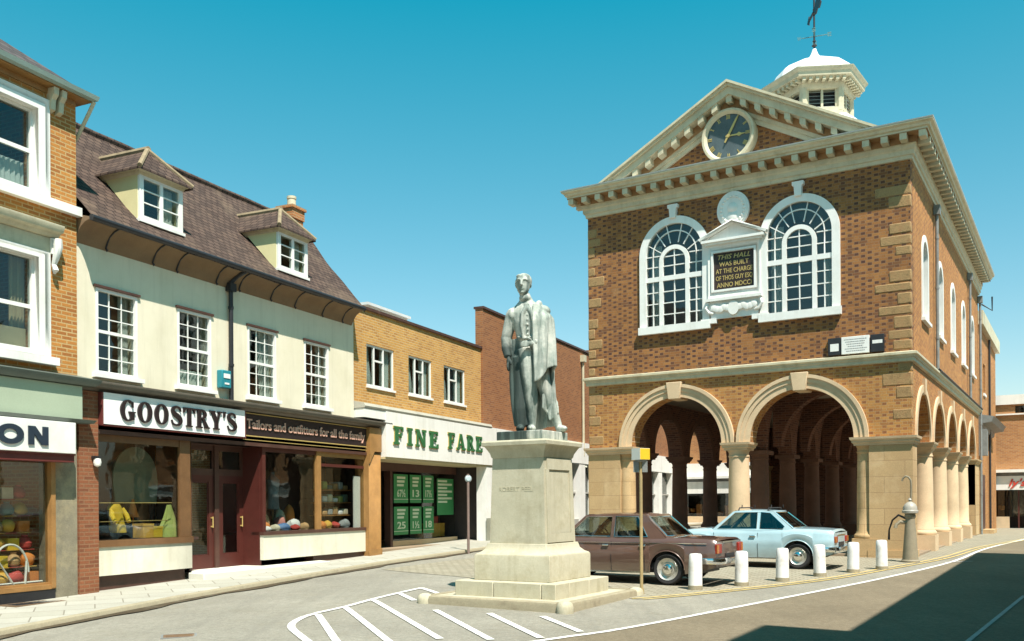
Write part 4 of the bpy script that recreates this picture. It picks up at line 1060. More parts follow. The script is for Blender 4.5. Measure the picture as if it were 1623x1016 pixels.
def dormer(xc):
    y0 = -.06; hw = .56; zb, zt = 7.2, 8.1
    q = MB()
    yb = (zt - 6.93) / RT - .34
    for s in (-1, 1):
        q.prism([(y0, zb - .05), (y0, zt), (yb + .05, zt)], xc + s * hw - .04, xc + s * hw + .04, 'x')
    q.box(xc - hw - .0, xc + hw, y0 - .0, y0 + .06, zb - .08, zb)
    d = q.build('dormer', pm('yellow_cream_plaster', (.62, .56, .30), .08, 2., .8), B)
    q = MB(); q.prism(rect(xc - hw - .03, xc + hw + .03, zb, zt), y0 - .05, y0 + .04, 'y', [rect(xc - hw + .08, xc - .04, zb + .1, zt - .06), rect(xc + .04, xc + hw - .08, zb + .1, zt - .06)])
    for sx in (-1, 1):
        a, b = (xc - hw + .08, xc - .04) if sx < 0 else (xc + .04, xc + hw - .08)
        for z in (7.57, 7.82): q.box(a, b, y0 - .035, y0, z - .012, z + .012)
    q.box(xc - hw - .06, xc + hw + .06, y0 - .09, y0 + .02, zb - .05, zb + .01)
    q.build('window', M['white'], d)
    q = MB(); q.box(xc - hw + .04, xc + hw - .04, y0 - .012, y0 - .006, zb + .06, zt - .02); q.build('pane', M['glass'], d)
    q = MB(); q.grid([[(xc + .06 + (.4) * i / 14, y0 + .12 + .02 * sin(i * 2.), z) for i in range(15)] for z in (zb + .05, zt - .05)]); q.build('curtain', M['curtain'], d)
    # hipped tiled roof
    ze, zr = 8.2, 8.84; ov = .17
    yr = (zr - 6.93) / RT - .34 + .25; ye = (ze - 6.93) / RT - .34
    q = MB(); a, b = xc - hw - ov, xc + hw + ov
    q.add([(a, y0 - .2, ze), (b, y0 - .2, ze), (xc, y0 + .34, zr), (xc, yr, zr), (a, ye + .15, ze), (b, ye + .15, ze), (a, y0 - .2, ze - .05), (b, y0 - .2, ze - .05), (a, ye + .15, ze - .05), (b, ye + .15, ze - .05)],
          [(0, 1, 2), (0, 2, 3, 4), (1, 5, 3, 2), (6, 7, 1, 0), (8, 6, 0, 4), (7, 9, 5, 1)])
    q.build('dormer_roof', M['tile'], d, recalc=False)
    q = MB(); q.tube([(xc, y0 + .3, zr + .0), (xc, yr, zr + .0)], .075, 8); q.tube([(a, y0 - .2, ze + .01), (xc, y0 + .34, zr)], .05, 8); q.tube([(b, y0 - .2, ze + .01), (xc, y0 + .34, zr)], .05, 8); q.build('ridge_tiles', pm('lichened_ridge', (.26, .2, .12), .3, 6., .9), d)
    q = MB(); q.sweep([(0, zt - .03), (.05, zt), (.08, zt + .06), (.15, zt + .09), (0, zt + .1)], [(xc - hw, ye + .1), (xc - hw, y0), (xc + hw, y0), (xc + hw, ye + .1)]); q.box(xc - hw, xc + hw, y0, ye, zt + .02, zt + .09); q.build('dormer_eaves', M['trim'], d)
dormer(1.65); dormer(5.98)
# shopfront
q = MB(); q.box(BX0, -.005, -.12, .4, -.5, 3.62); q.build('brick_pier', brick('red_brown_brick', (.3, .11, .05), (.24, .085, .04), (.28, .15, .08), dark=(.12, .05, .03)), B)
q = MB(); q.sweep([(0, 3.62), (.1, 3.63), (.14, 3.68), (.3, 3.7), (.34, 3.76), (.34, 3.8), (0, 3.86)], [(BX0, 0), (9.9, 0), (9.9, .3)]); q.build('fascia_cornice', pm('grey_brown_moulding', (.13, .11, .085), .2, 3., .5), B)
q = MB(); q.box(0, 9.24, -.06, .3, 2.84, 3.62); q.box(0, 9.24, -.1, -.06, 2.84, 2.92); q.build('fascia', M['wood_dark'], B)
q = MB(); q.box(9.24, 9.86, -.16, .3, -.3, 3.62); q.box(9.22, 9.88, -.19, -.16, -.3, .2); q.prism([(9.24, 2.6), (9.5, 2.95), (9.86, 2.95), (9.86, 3.62), (9.24, 3.62)], -.2, -.16, 'y'); q.build('pilaster', M['wood_gold'], B)
q = MB(); q.box(-.0, 2.52, -.04, .3, .12, .67); q.prism([(2.52, -.04), (2.84, .3), (2.52, .3)], .12, .67, 'z'); q.build('stall_riser', M['cream'], B)
q = MB(); q.box(0, 2.54, -.07, .3, .67, .79); q.prism([(2.54, -.07), (2.88, .3), (2.54, .3)], .67, .79, 'z'); q.build('window_sill', M['wood_brown'], B)
q = MB(); q.box(0, 2.4, .06, .3, -.5, .12); q.build('plinth', M['wood_dark'], B)
q = MB(); q.box(2.2, 2.5, -.02, .06, .79, 2.84); q.prism([(2.5, -.02), (2.56, .04), (2.86, .3), (2.8, .3), (2.5, .06)], .79, 1.0, 'z'); q.prism([(2.78, .22), (2.86, .3), (2.86, .36), (2.76, .3)], .79, 2.84, 'z'); q.box(0., .06, .0, .06, .79, 2.84); q.box(.06, 2.2, .0, .06, 2.7, 2.84); q.build('shopfront_frame', M['wood_brown'], B)
q = MB(); q.box(.05, 2.22, .028, .036, .78, 2.72); q.build('pane', M['glass_shop'], B)
q = MB(); q.prism([(2.53, .02), (2.8, .27), (2.79, .275), (2.525, .025)], .98, 2.84, 'z'); q.build('pane', M['glass_shop'], B)
# second window
q = MB(); q.box(4.86, 9.24, -.04, .3, .15, .74); q.build('stall_riser', M['cream'], B)
q = MB(); q.box(4.84, 9.24, -.07, .3, .74, .82); q.build('window_sill', M['wood_dark'], B)
q = MB(); q.box(6.9, 9.24, .02, .3, -.3, .15); q.build('plinth', M['wood_dark'], B)
q = MB(); q.box(6.98, 7.16, -.05, .05, .82, 2.84); q.box(7.16, 9.24, -.04, .05, 2.72, 2.84); q.build('shopfront_frame', M['wood_gold'], B)
q = MB(); q.box(4.86, 4.98, -.02, .06, .82, 2.84); q.box(4.98, 6.98, -.02, .06, 2.74, 2.84); q.box(7.16, 9.24, .0, .04, 2.46, 2.54); q.build('window_post', M['wood_red'], B)
q = MB(); q.box(4.97, 9.24, .012, .02, .82, 2.74); q.build('pane', M['glass_shop'], B)
# recessed entrance with two doors
DY = .55
for a, b in ((2.88, 3.84), (3.98, 4.84)):
    q = MB(); q.prism(rect(a, b, .0, 2.15), DY, DY + .06, 'y', [rect(a + .16, b - .16, .32, 2.0)]); q.prism(rect(a + .16, b - .16, .32, 2.0), DY + .02, DY + .03, 'y', [rect(a + .19, b - .19, .35, 1.97)])
    d = q.build('door', M['wood_red'], B)
    q = MB(); q.box(a + .17, b - .17, DY + .024, DY + .03, .33, 1.99); q.build('pane', M['glass'], d)
    q = MB(); q.tube([(b - .08, DY - .05, .95), (b - .08, DY - .05, 1.2)], .014, 8); q.box(b - .1, b - .06, DY - .05, DY, .96, .99); q.box(b - .1, b - .06, DY - .05, DY, 1.16, 1.19); q.build('handle', M['gilt'], d)
q = MB(); q.box(3.84, 3.98, DY - .04, DY + .08, 0, 2.84); q.prism(rect(2.86, 4.86, 2.15, 2.84), DY, DY + .06, 'y', [rect(2.96, 3.8, 2.3, 2.72), rect(4.02, 4.76, 2.3, 2.72)]); q.box(2.8, 2.88, .3, DY + .06, 0, 2.84); q.build('door_frame', M['wood_dark'], B)
q = MB(); q.box(2.95, 4.8, DY + .03, DY + .036, 2.28, 2.74); q.build('pane', M['glass'], B)
q = MB(); q.box(4.84, 4.9, .06, DY + .06, .0, 2.84); q.build('door_frame', M['wood_red'], B)
q = MB(); q.box(2.82, 4.86, .06, DY, 2.84, 2.9); q.build('porch_ceiling', M['wood_dark'], B)
q = MB(); q.prism([(2.45, -.42), (2.6, -.5), (6.9, -.5), (7.1, -.04), (4.86, .0), (4.86, DY), (2.84, DY), (2.84, .3), (2.45, .0)], -.4, .02, 'z'); q.build('door_step', pm('pale_step', (.56, .54, .46), .08, 2., .9, bump=.1), B, bevel=.02)
# window display boxes
q = MB(); q.box(.02, 2.82, 1.3, 1.35, .0, 2.95); q.box(.02, 2.82, .06, 1.3, .72, .78); q.box(.02, 2.2, .1, 1.3, 2.84, 2.9); q.box(-.02, .02, .1, 1.3, .1, 2.9); q.box(2.84, 2.88, DY + .06, 1.3, .1, 2.9); q.build('display_case', pm('dark_panelling', (.06, .03, .022), .3, 2., .6), B)
q = MB(); q.box(4.9, 9.24, 1.3, 1.35, .0, 2.95); q.box(4.9, 9.24, .06, 1.3, .74, .8); q.box(4.9, 9.24, .3, 1.3, 2.84, 2.9); q.box(9.26, 9.3, .3, 1.3, .1, 2.9); q.build('display_case', pm('black_panelling', (.025, .02, .02), .3, 2., .6), B)
q = MB()
for z in (1.15, 1.5, 1.85): q.box(7.95, 9.25, .45, .9, z, z + .025)
q.build('display_shelf', M['wood_gold'], B)
q = MB(); q.box(8.9, 9.2, .1, .14, .82, 2.25); q.build('display_panel', M['white'], B)

S = thing('shop_sign', "white fascia board with GOOSTRY'S in black roman capitals", 'sign', (*on_line(0, 0), 0), RZL)
q = MB(); q.box(.04, 4.02, -.22, -.062, 3.02, 3.62); q.build('board', pm('sign_white', (.80, .79, .76), .03, 2., .4), S)
q = MB(); q.box(.0, 4.05, -.21, -.062, 2.99, 3.018); q.box(4.022, 4.06, -.215, -.062, 2.99, 3.62); q.box(.0, .038, -.215, -.062, 2.99, 3.62); q.build('sign_frame', pm('oxblood_edge', (.13, .03, .025), .2, 3., .5), S)
q = MB(); roman(q, "GOOSTRY'S", .42, 3.73, 3.12, .40, -.255, -.2); q.build('lettering', pm('black_letters', (.02, .012, .012), .2, 4., .35), S)
S = thing('shop_sign', 'dark fascia board with Tailors and outfitters for all the family in gold-edged script', 'sign', (*on_line(0, 0), 0), RZL)
q = MB(); q.box(4.08, 9.22, -.1, -.062, 3.08, 3.58); q.build('board', pm('black_board', (.022, .014, .014), .2, 2., .45), S)
q = MB(); q.box(4.08, 9.22, -.115, -.1, 3.055, 3.08); q.box(4.08, 9.22, -.115, -.1, 3.58, 3.6); q.box(4.08, 9.22, -.115, -.1, 2.97, 2.985); q.build('sign_frame', M['gilt'], S)
q = MB(); fontmesh(q, 'Tailors and outfitters for all the family', 4.2, 9.12, 3.24, .22, -.125, -.1, .012); q.build('lettering', pm('rose_gilt_letters', (.62, .36, .27), .1, 4., .45), S)

al = thing('alarm_box', 'small teal bell box on the cream wall beside the downpipe', 'alarm box', (*on_line(3.5, 0), 0), RZL)
q = MB(); q.box(-.15, .15, -.16, 0, 4.08, 4.48); q.build('case', pm('teal_enamel', (.02, .2, .24), .1, 4., .35), al, bevel=.02)
q = MB(); q.box(-.1, .1, -.172, -.16, 4.3, 4.4); q.box(-.07, .07, -.17, -.16, 4.16, 4.2); q.build('badge', M['white'], al)
lp = thing('wall_lamp', 'tiny white bulkhead lamp on the red brick pier', 'lamp', (*on_line(-.1, -.12), 2.28), RZL)
q = MB(); q.lathe([(0, .08), (.06, .07), (.075, .0), (.06, -.06), (0, -.09)], 14, (0, -.08, 0)); q.build('globe', M['white'], lp); q = MB(); q.box(-.07, .07, -.1, 0, .07, .12); q.build('cap', M['black'], lp)

# ============ C: supermarket
Cb = thing('supermarket', 'low orange brick supermarket with a broad white fascia beside the cream shop', 'building', (*on_line(0, 0), 0), RZL)
CXA, CXB = 8.78, 16.92; CYF = .08
WC = [(9.53, 11.02), (11.87, 13.32), (14.14, 15.67)]
q = MB(); q.prism(rect(CXA, CXB, 4.15, 6.98), CYF, CYF + .28, 'y', [rect(a, b, 4.84, 6.04) for a, b in WC]); q.box(CXA, CXB, 7.5, 7.8, 0, 6.9); q.box(CXA, CXA + .25, .4, 7.5, 3.9, 6.9); q.build('wall', M['brick_fare'], Cb)
q = MB(); q.box(CXA - .02, CXB + .02, CYF - .06, CYF + .36, 6.98, 7.06); q.build('coping', M['wood_dark'], Cb)
q = MB(); q.box(CXA, CXB, .38, 7.5, 6.5, 6.6); q.box(CXA, CXB, .38, 7.5, 3.9, 4.1); q.box(CXA, CXB, 2.6, 2.65, 4.1, 6.5); q.build('flat_roof', M['plaster_in'], Cb)
for a, b in WC:
    q = MB(); q.prism(rect(a, b, 4.84, 6.04), CYF + .03, CYF + .1, 'y', [rect(a + .05, a + .42, 4.9, 5.98), rect(a + .47, a + .92, 4.9, 5.58), rect(a + .47, a + .92, 5.63, 5.98), rect(a + .97, b - .05, 4.9, 5.98)]); q.box(a - .03, b + .03, CYF - .05, CYF + .08, 4.78, 4.84)
    w = q.build('window', M['white'], Cb); q = MB(); q.box(a + .03, b - .03, CYF + .06, CYF + .066, 4.88, 6.); q.build('pane', M['glass'], w)
    q = MB(); q.grid([[(b - .5 + .46 * i / 18, CYF + .2 + .03 * sin(i * 1.7), z) for i in range(19)] for z in (4.86, 6.02)])
    q.grid([[(a + .08 + .3 * i / 12 + .28 * (1 - (j / 6)) ** 2, CYF + .22 + .03 * sin(i * 2.), 4.86 + 1.16 * j / 6) for i in range(13)] for j in range(7)]); q.build('curtain', M['curtain'], w)
q = MB(); q.sweep([(0, 4.12), (.42, 4.13), (.44, 4.18), (.40, 4.26), (0, 4.34)], [(CXA, CYF), (CXB, CYF)]); q.build('fascia_ledge', pm('grey_concrete', (.4, .38, .31), .12, 2., .9, dirt=(.24, .22, .17), dirtamt=.5), Cb)
q = MB(); q.box(9.885, CXB + .35, -.34, CYF + .2, 2.82, 4.12); q.box(CXA + .02, 9.883, -.32, CYF + .2, 3.87, 4.118); q.build('fascia', pm('white_fascia_panel', (.75, .73, .67), .05, .8, .5, dirt=(.55, .52, .44), dirtamt=.3, streak=.25), Cb)
q = MB(); q.box(9.88, CXB + .3, -.3, .9, 2.76, 2.82); q.build('canopy_soffit', pm('yellowed_soffit', (.5, .42, .24), .1, 2., .7), Cb)
q = MB(); q.box(16.55, 17.45, -.3, .1, -.3, 2.76); q.build('pier', M['white'], Cb)
q = MB(); q.box(16.5, 17.46, -.33, -.3, -.3, .95); q.build('dado', pm('grey_green_dado', (.25, .25, .19), .2, 2., .8), Cb)
GY = 1.0
q = MB(); q.box(9.9, 16.6, GY - .06, GY + .08, 2.5, 2.78); q.box(12.06, 12.2, GY - .12, GY + .1, -.2, 2.5); q.box(10.55, 10.62, GY - .04, GY + .06, -.1, 2.5); q.build('shopfront_frame', pm('brown_steel', (.09, .045, .035), .2, 3., .45), Cb)
q = MB(); q.box(12.2, 16.6, GY - .1, GY + .1, -.2, .3); q.box(9.9, 10.6, GY - .1, GY + .1, -.2, .14); q.build('stall_riser', M['stone_pale'], Cb)
q = MB(); q.box(12.2, 16.6, GY, GY + .008, .3, 2.5); q.build('pane', M['glass_shop'], Cb)
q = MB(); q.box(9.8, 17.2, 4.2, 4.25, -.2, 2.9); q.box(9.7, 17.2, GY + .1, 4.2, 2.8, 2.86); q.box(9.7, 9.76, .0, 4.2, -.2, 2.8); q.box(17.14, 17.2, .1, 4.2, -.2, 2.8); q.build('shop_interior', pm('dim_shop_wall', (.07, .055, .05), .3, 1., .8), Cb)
q = MB(); q.box(9.8, 17.2, .3, 4.2, -.3, .12); q.build('shop_floor', M['floor_dark'], Cb)
q = MB(); q.box(10.6, 12.1, 2.2, 2.6, .12, 1.05); q.build('counter', pm('grey_counter', (.2, .19, .16), .2, 2., .7), Cb)
q = MB(); q.box(14.4, 17.1, 3.2, 6.2, 6.6, 8.35); q.build('plant_room', M['white'], Cb); q = MB(); q.box(14.3, 17.2, 3.1, 6.3, 8.35, 8.44); q.build('plant_room_roof', M['lead'], Cb)
S = thing('shop_sign', 'raised green slab letters FINE FARE on the white fascia', 'sign', (*on_line(0, 0), 0), RZL)
q = MB(); roman(q, 'FINE', 10.26, 12.95, 3.2, .52, -.385, -.341, True, .26); roman(q, 'FARE', 13.6, 16.1, 3.24, .52, -.385, -.341, True, .22); q.build('lettering', pm('bottle_green_letters', (.035, .13, .045), .2, 3., .4), S)
q = MB(); roman(q, 'FINE', 10.235, 12.975, 3.185, .55, -.36, -.3405, True, .25); roman(q, 'FARE', 13.575, 16.125, 3.225, .55, -.36, -.3405, True, .21); q.build('letter_edge', M['gilt'], S)

# ============ D: taller brown brick building running on behind the town hall
Db = thing('brown_brick_building', 'long plain brown brick building with a white ground floor behind the statue', 'building', (*on_line(0, 0), 0), RZL)
DX0, DX1 = 16.94, 47.
q = MB(); q.prism(rect(DX0, 28.2, 4.2, 8.42), .0, .3, 'y'); q.box(28.2, DX1, .04, .3, 4.2, 8.36); q.box(28.2, 28.5, .02, .3, 4.2, 8.6); q.box(DX0, DX1, 8, 8.3, 0, 7.6); q.box(DX0 + 0, DX0 + .25, .302, 8, 3, 6.4); q.build('wall', M['brick_brown'], Db)
q = MB(); q.box(DX0 - .03, 28.2, -.05, .35, 8.42, 8.5); q.box(28.2, DX1, -.02, .35, 8.36, 8.43); q.build('coping', M['wood_dark'], Db)
q = MB(); q.box(DX0, DX1, .3, 8, 6.3, 6.4); q.box(DX0, DX1, .3, 8, 4.0, 4.1); q.build('flat_roof', M['lead'], Db)
q = MB(); q.box(17.3, DX1, -.12, .25, 3.25, 4.2); q.box(17.46, 17.9, -.1, .25, -.2, 3.25)
for x in (19.6, 22., 24.3, 26.6, 28.6, 31., 34., 37, 40, 43, 46): q.box(x, x + .75, -.1, .25, -.2, 3.25)
q.build('white_frontage', M['white'], Db)
q = MB(); q.box(17.46, DX1, .2, .24, .2, 3.0); q.build('shop_glass', M['glass'], Db)
q = MB(); q.box(17.46, DX1, -.05, .25, -.2, .75); q.box(17.46, DX1, .1, .2, 1.9, 1.98); q.build('stall_riser', pm('grey_riser', (.36, .35, .31), .15, 2., .8), Db)
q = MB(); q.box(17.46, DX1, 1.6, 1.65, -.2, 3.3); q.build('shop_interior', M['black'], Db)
q = MB(); q.tube([(27.2, -.08, 8.0), (27.2, -.08, 3.6)], .06, 8); q.box(27.05, 27.35, -.2, 0, 7.9, 8.2); q.build('downpipe', M['trim'], Db)

# ------------------------------------------------------------------ far side of the square, beyond the town hall
Eb = thing('far_shops', 'flat roofed terrace of brick shops closing the square behind the town hall', 'building', (HO[0], HO[1], 0), radians(-31.46))
EY = 28.9
q = MB(); q.prism(rect(-14, 34, 3.05, 6.45), EY, EY + .3, 'y', [rect(x, x + 3.4, 6.0, 6.38) for x in (-12, -7, -2, 3, 10.2, 14.8, 19.5, 24, 28)]); q.box(-14, 34, EY + 8, EY + 8.3, 0, 6.8); q.box(33.7, 34, EY + .3, EY + 8, 0, 6.8); q.build('wall', brick('terrace_brick', (.5, .24, .09), (.43, .19, .07), (.45, .3, .17), dark=(.25, .1, .05), darkamt=.3), Eb)
q = MB(); q.box(-14, 34, EY - .12, EY + 8.3, 6.45, 6.95); q.box(-14, 34, EY - .1, EY, 5.9, 5.97); q.box(-14, 34, EY - .5, EY + .2, 2.9, 3.05); q.box(-14, 34, EY - .3, EY + .2, 2.0, 2.72); q.box(-14, 9.2, EY - .15, EY + .25, 3.051, 3.85); q.build('white_bands', M['white'], Eb)
q = MB(); q.box(-14, 34, EY - .2, EY + .2, 2.72, 2.9); q.build('grey_board', M['iron_grey'], Eb)  # plain grey strip between the two white bands
q = MB(); q.box(-14, 34, EY + .1, EY + .12, 6.0, 6.4); q.box(-14, 34, EY + .05, EY + .07, .6, 2.0); q.build('shop_glass', M['glass'], Eb)
q = MB(); q.box(-14, 9.9, EY - .05, EY + .2, -.2, .6)
for x in (-12, -9.3, -6.5, -3.6, -1., 2., 5., 8.2): q.box(x, x + .35, EY - .04, EY + .2, .6, 2.0)
q.build('stall_riser', M['stone_pale'], Eb)
q = MB()
for x in (10.3, 11.0, 11.75, 12.5, 13.9, 15.6, 18): q.box(x, x + .07, EY - .02, EY + .1, 0, 2.0)
q.build('shopfront_frame', M['wood_red'], Eb)
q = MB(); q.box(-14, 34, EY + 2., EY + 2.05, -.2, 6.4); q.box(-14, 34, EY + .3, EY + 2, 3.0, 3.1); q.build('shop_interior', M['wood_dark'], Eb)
q = MB()
for i in range(26):
    x = -13.6 + .9 * i; q.box(x, x + .34, EY + .35, EY + .7, .6, 1.0 + .35 * ((i * 7) % 5) / 4)
    q.lathe([(0, 0), (.16, .06), (.17, .24), (0, .32)], 10, (x + .6, EY + .5, .62 + .3 * ((i * 3) % 4) / 3))
q.build('window_display', pm('orange_red_goods', (.5, .17, .04), .5, 1.2, .7, dirt=(.4, .05, .03), dirtamt=.8, dscale=2.), Eb)
S = thing('shop_sign', 'red script lettering on the white fascia at the right edge, beyond the arcade', 'sign', (HO[0], HO[1], 0), radians(-31.46))
q = MB(); fontmesh(q, "ly's Satin", 9.9, 12.1, 2.2, .36, EY - .34, EY - .3, .02, .3); q.build('lettering', pm('red_letters', (.5, .05, .03), .1, 3., .5), S)
S = thing('shop_sign', 'red capitals on the white fascia glimpsed through the left arch', 'sign', (HO[0], HO[1], 0), radians(-31.46))
q = MB(); fontmesh(q, 'WX', -2.0, -1.2, 2.2, .3, EY - .34, EY - .3, .02); fontmesh(q, 'CO', .4, 1.2, 2.2, .3, EY - .34, EY - .3, .02); q.build('lettering', M.setdefault('red', pm('red_sign_letters', (.5, .05, .03), .1, 3., .5)), S)

# ------------------------------------------------------------------ buildings on the right, out of the frame: they throw the shadow over the street
def block(name, label, cx, cy, length, depth, hgt, rz, mat):
    b = thing(name, label, 'building', (cx, cy, 0), rz)
    wins = []
    n = int(length / 2.6)
    q = MB(); hs = [rect(.8 + 2.6 * i, 1.9 + 2.6 * i, z, z + 1.5) for i in range(n) for z in (3.9, 6.4) if z + 1.7 < hgt]
    q.prism(rect(0, length, 3., hgt), 0, .3, 'y', hs); q.box(0, .3, .3, depth, -.5, hgt); q.box(length - .3, length, .3, depth, -.5, hgt); q.box(0, length, depth, depth + .3, -.5, hgt); q.box(0, length, .3, depth, hgt - .3, hgt - .05); q.box(0, length, .3, depth, 3., 3.2)
    q.build('wall', mat, b)
    q = MB()
    for h in hs:
        x0, z0 = h[0]; x1, z1 = h[2]; q.prism(rect(x0, x1, z0, z1), .08, .16, 'y', [rect(x0 + .07, x1 - .07, z0 + .07, z0 + .72), rect(x0 + .07, x1 - .07, z0 + .79, z1 - .07)]); q.box(x0 - .08, x1 + .08, -.1, .1, z0 - .1, z0)
    w = q.build('window_frames', M['white'], b); q = MB()
    for h in hs: q.box(h[0][0], h[2][0], .11, .118, h[0][1], h[2][1])
    q.build('pane', M['glass'], b)
    q = MB(); q.box(0, length, -.1, .4, 2.4, 3.); q.box(-.1, length + .1, -.12, depth + .4, hgt, hgt + .15); q.build('fascia', M['trim'], b)
    q = MB(); q.box(0, length, .2, .3, -.5, 2.4); q.build('shopfront', M['glass'], b)
    q = MB()
    for i in range(n + 1): q.box(min(2.6 * i, length - .3), min(2.6 * i + .3, length), -.02, .2, -.5, 2.4)
    q.build('pilaster', M['wood_dark'], b)
    return b
# front faces look across the street, parallel to the side of the town hall
hA = 8.85; pA = (13.22 + .25 * hA, 26.03 - .53 * hA)
hB = 10.6; pB = (3.63 + .25 * hB, 12.52 - .53 * hB)
lA = (pA[0] - pB[0]) * E1[0] + (pA[1] - pB[1]) * E1[1]
block('street_shops', 'unseen brick shops on the right of the street throwing a shadow over it', pA[0], pA[1], lA - .02, 8., hA, radians(-90 - 31.46), M['brick_shop'])
pB = (pA[0] - E1[0] * 14.25 - 0, pA[1] - E1[1] * 14.25)
hB = 10.6; pB = (3.63 + .25 * hB, 12.52 - .53 * hB)
block('street_shops', 'taller brick shops nearest the camera on the right of the street', pB[0], pB[1], 11., 8., hB, radians(-90 - 31.46), M['brick_up'])

# ------------------------------------------------------------------ STATUE on its pedestal
PC = (.36, 16.06); PZ = -.2
RH = radians(-31.46)
M['ped'] = pm('pedestal_stone', (.455, .42, .305), .15, 2.2, .85, bump=.2, streak=.35, dirt=(.30, .26, .16), dirtamt=.6, dscale=2.4)
P = thing('pedestal', 'square pale stone pedestal on two broad steps carrying the statue', 'pedestal', (PC[0], PC[1], 0), RH)
def frus(q, h0, h1, z0, z1): q.loft([[(-h0, -h0, z0), (h0, -h0, z0), (h0, h0, z0), (-h0, h0, z0)], [(-h1, -h1, z1), (h1, -h1, z1), (h1, h1, z1), (-h1, h1, z1)]])
def sq(h, z): return [(-h, -h, z), (h, -h, z), (h, h, z), (-h, h, z)]
q = MB()
# lower step in separate stones with open joints
for a, b in ((-.97, -.21), (-.2, .7), (.71, .97)): q.box(a, b, -.97, -.5, -.3, .165)
for a, b in ((-.49, .2), (.21, .97)): q.box(.5, .97, a, b, -.3, .165)
q.box(-.97, .49, -.49, .97, -.3, .163)
q.build('step', M['ped'], P, bevel=.012)
q = MB(); q.loft([sq(.735, .166), sq(.735, .57), sq(.72, .60), sq(.66, .63), sq(.6, .69), sq(.575, .78)]); q.build('base_block', M['ped'], P, bevel=.008)
q = MB(); q.loft([sq(.54, .781), sq(.50, 2.22)])
# sunk panels on the faces left and right of the inscription
q2 = MB(); q2.loft([sq(.54, .781), sq(.50, 2.22)])
q.build('die', M['ped'], P)
for r in (0, 1, 2, 3):
    if r == 0: continue
    q = MB(); q.xf(Matrix.Rotation(r * pi / 2, 4, 'Z'))
    def fy(z): return -(.54 - .04 * (z - .781) / 1.439)
    for (a, b, z0, z1) in ((-.42, .42, 2.02, 2.2), (-.46, .46, .80, .95)):
        q.add([(a, fy(z0) - .022, z0), (b, fy(z0) - .022, z0), (b, fy(z1) - .022, z1), (a, fy(z1) - .022, z1), (a, fy(z0) + .01, z0), (b, fy(z0) + .01, z0), (b, fy(z1) + .01, z1), (a, fy(z1) + .01, z1)], [(0, 1, 2, 3), (4, 7, 6, 5), (0, 4, 5, 1), (1, 5, 6, 2), (2, 6, 7, 3), (3, 7, 4, 0)])
    for s in (-1, 1):
        a, b = (s * .46, s * .36); z0, z1 = .95, 2.02
        a, b = min(a, b), max(a, b)
        q.add([(a, fy(z0) - .022, z0), (b, fy(z0) - .022, z0), (b, fy(z1) - .022, z1), (a, fy(z1) - .022, z1), (a, fy(z0) + .01, z0), (b, fy(z0) + .01, z0), (b, fy(z1) + .01, z1), (a, fy(z1) + .01, z1)], [(0, 1, 2, 3), (4, 7, 6, 5), (0, 4, 5, 1), (1, 5, 6, 2), (2, 6, 7, 3), (3, 7, 4, 0)])
    q.xf(None); q.build('panel_frame', M['ped'], P)
q = MB(); fontmesh(q, 'ROBERT PEEL', -.36, .30, 1.66, .075, -.5195, -.50, .0); q.build('inscription', pm('faded_letters', (.43, .39, .27), .2, 4., .8), P)
q = MB(); q.loft([sq(.50, 2.221), sq(.52, 2.25), sq(.53, 2.3), (sq(.58, 2.39)), sq(.60, 2.42), sq(.635, 2.43), sq(.64, 2.49), sq(.625, 2.515), sq(.48, 2.53)]); q.build('cap', M['ped'], P, bevel=.004)

# kerb round the statue with rounded corner stones
K = thing('statue_kerb', 'raised stone kerb with rounded corner stones around the foot of the pedestal', 'kerb', (PC[0], PC[1], 0), RH)
kh = 1.33
q = MB(); q.box(-kh + .05, kh - .05, -kh + .05, kh - .05, -.5, -.085); q.build('paving', M['ped'], K)
pr = [(-.09, -.5), (.06, -.5), (.075, -.13), (.06, -.085), (.02, -.07), (-.09, -.075)]
for r in range(4):
    q = MB(); q.xf(Matrix.Rotation(r * pi / 2, 4, 'Z')); q.loft([[(x, -kh - o, z) for o, z in pr] for x in (-kh + .12, -.4, kh - .12)]); q.xf(None); q.build('kerb_length', M['kerbstone'], K)
    a = r * pi / 2; cx, cy = (-kh, -kh) if r == 0 else ((kh, -kh) if r == 1 else ((kh, kh) if r == 2 else (-kh, kh)))
    q = MB(); q.lathe([(.13, -.5), (.135, -.2), (.135, -.14), (.12, -.09), (.09, -.06), (.05, -.045), (0, -.04)], 18, (cx - .02 * (1 if cx > 0 else -1) * 0, cy, 0)); q.build('corner_stone', M['ped'], K)

# the figure: designed facing -Y, then turned towards the camera
ST = thing('statue', 'verdigris and white statue of a man in a long coat and cloak on the pedestal', 'statue', (PC[0] - .03, PC[1], 2.53), radians(-7))
m_, nt_, out_ = _nt('weathered_shaded_statue')
tc_ = N(nt_, 'ShaderNodeTexCoord').outputs['Object']
sx2 = N(nt_, 'ShaderNodeSeparateXYZ'); L(nt_, tc_, sx2.inputs[0])
nn_ = noise(nt_, tc_, 3.5, 6, .7)
cc_ = mixc(nt_, ramp(nt_, nn_, .38, .62), (.27, .31, .265), (.50, .505, .44))
shade_ = ramp(nt_, mathn(nt_, 'ADD', mathn(nt_, 'ADD', mathn(nt_, 'MULTIPLY', sx2.outputs[2], .6), mathn(nt_, 'MULTIPLY', sx2.outputs[0], 5.)), mathn(nt_, 'MULTIPLY', nn_, .6)), .62, .2)
shade_ = mathn(nt_, 'MULTIPLY', shade_, ramp(nt_, mathn(nt_, 'ADD', sx2.outputs[2], mathn(nt_, 'MULTIPLY', nn_, .3)), 1.95, 1.6))
cc_ = mixc(nt_, mathn(nt_, 'MULTIPLY', shade_, .97), cc_, (.024, .038, .034))          # black-green shade painted down his right side and the coat skirts
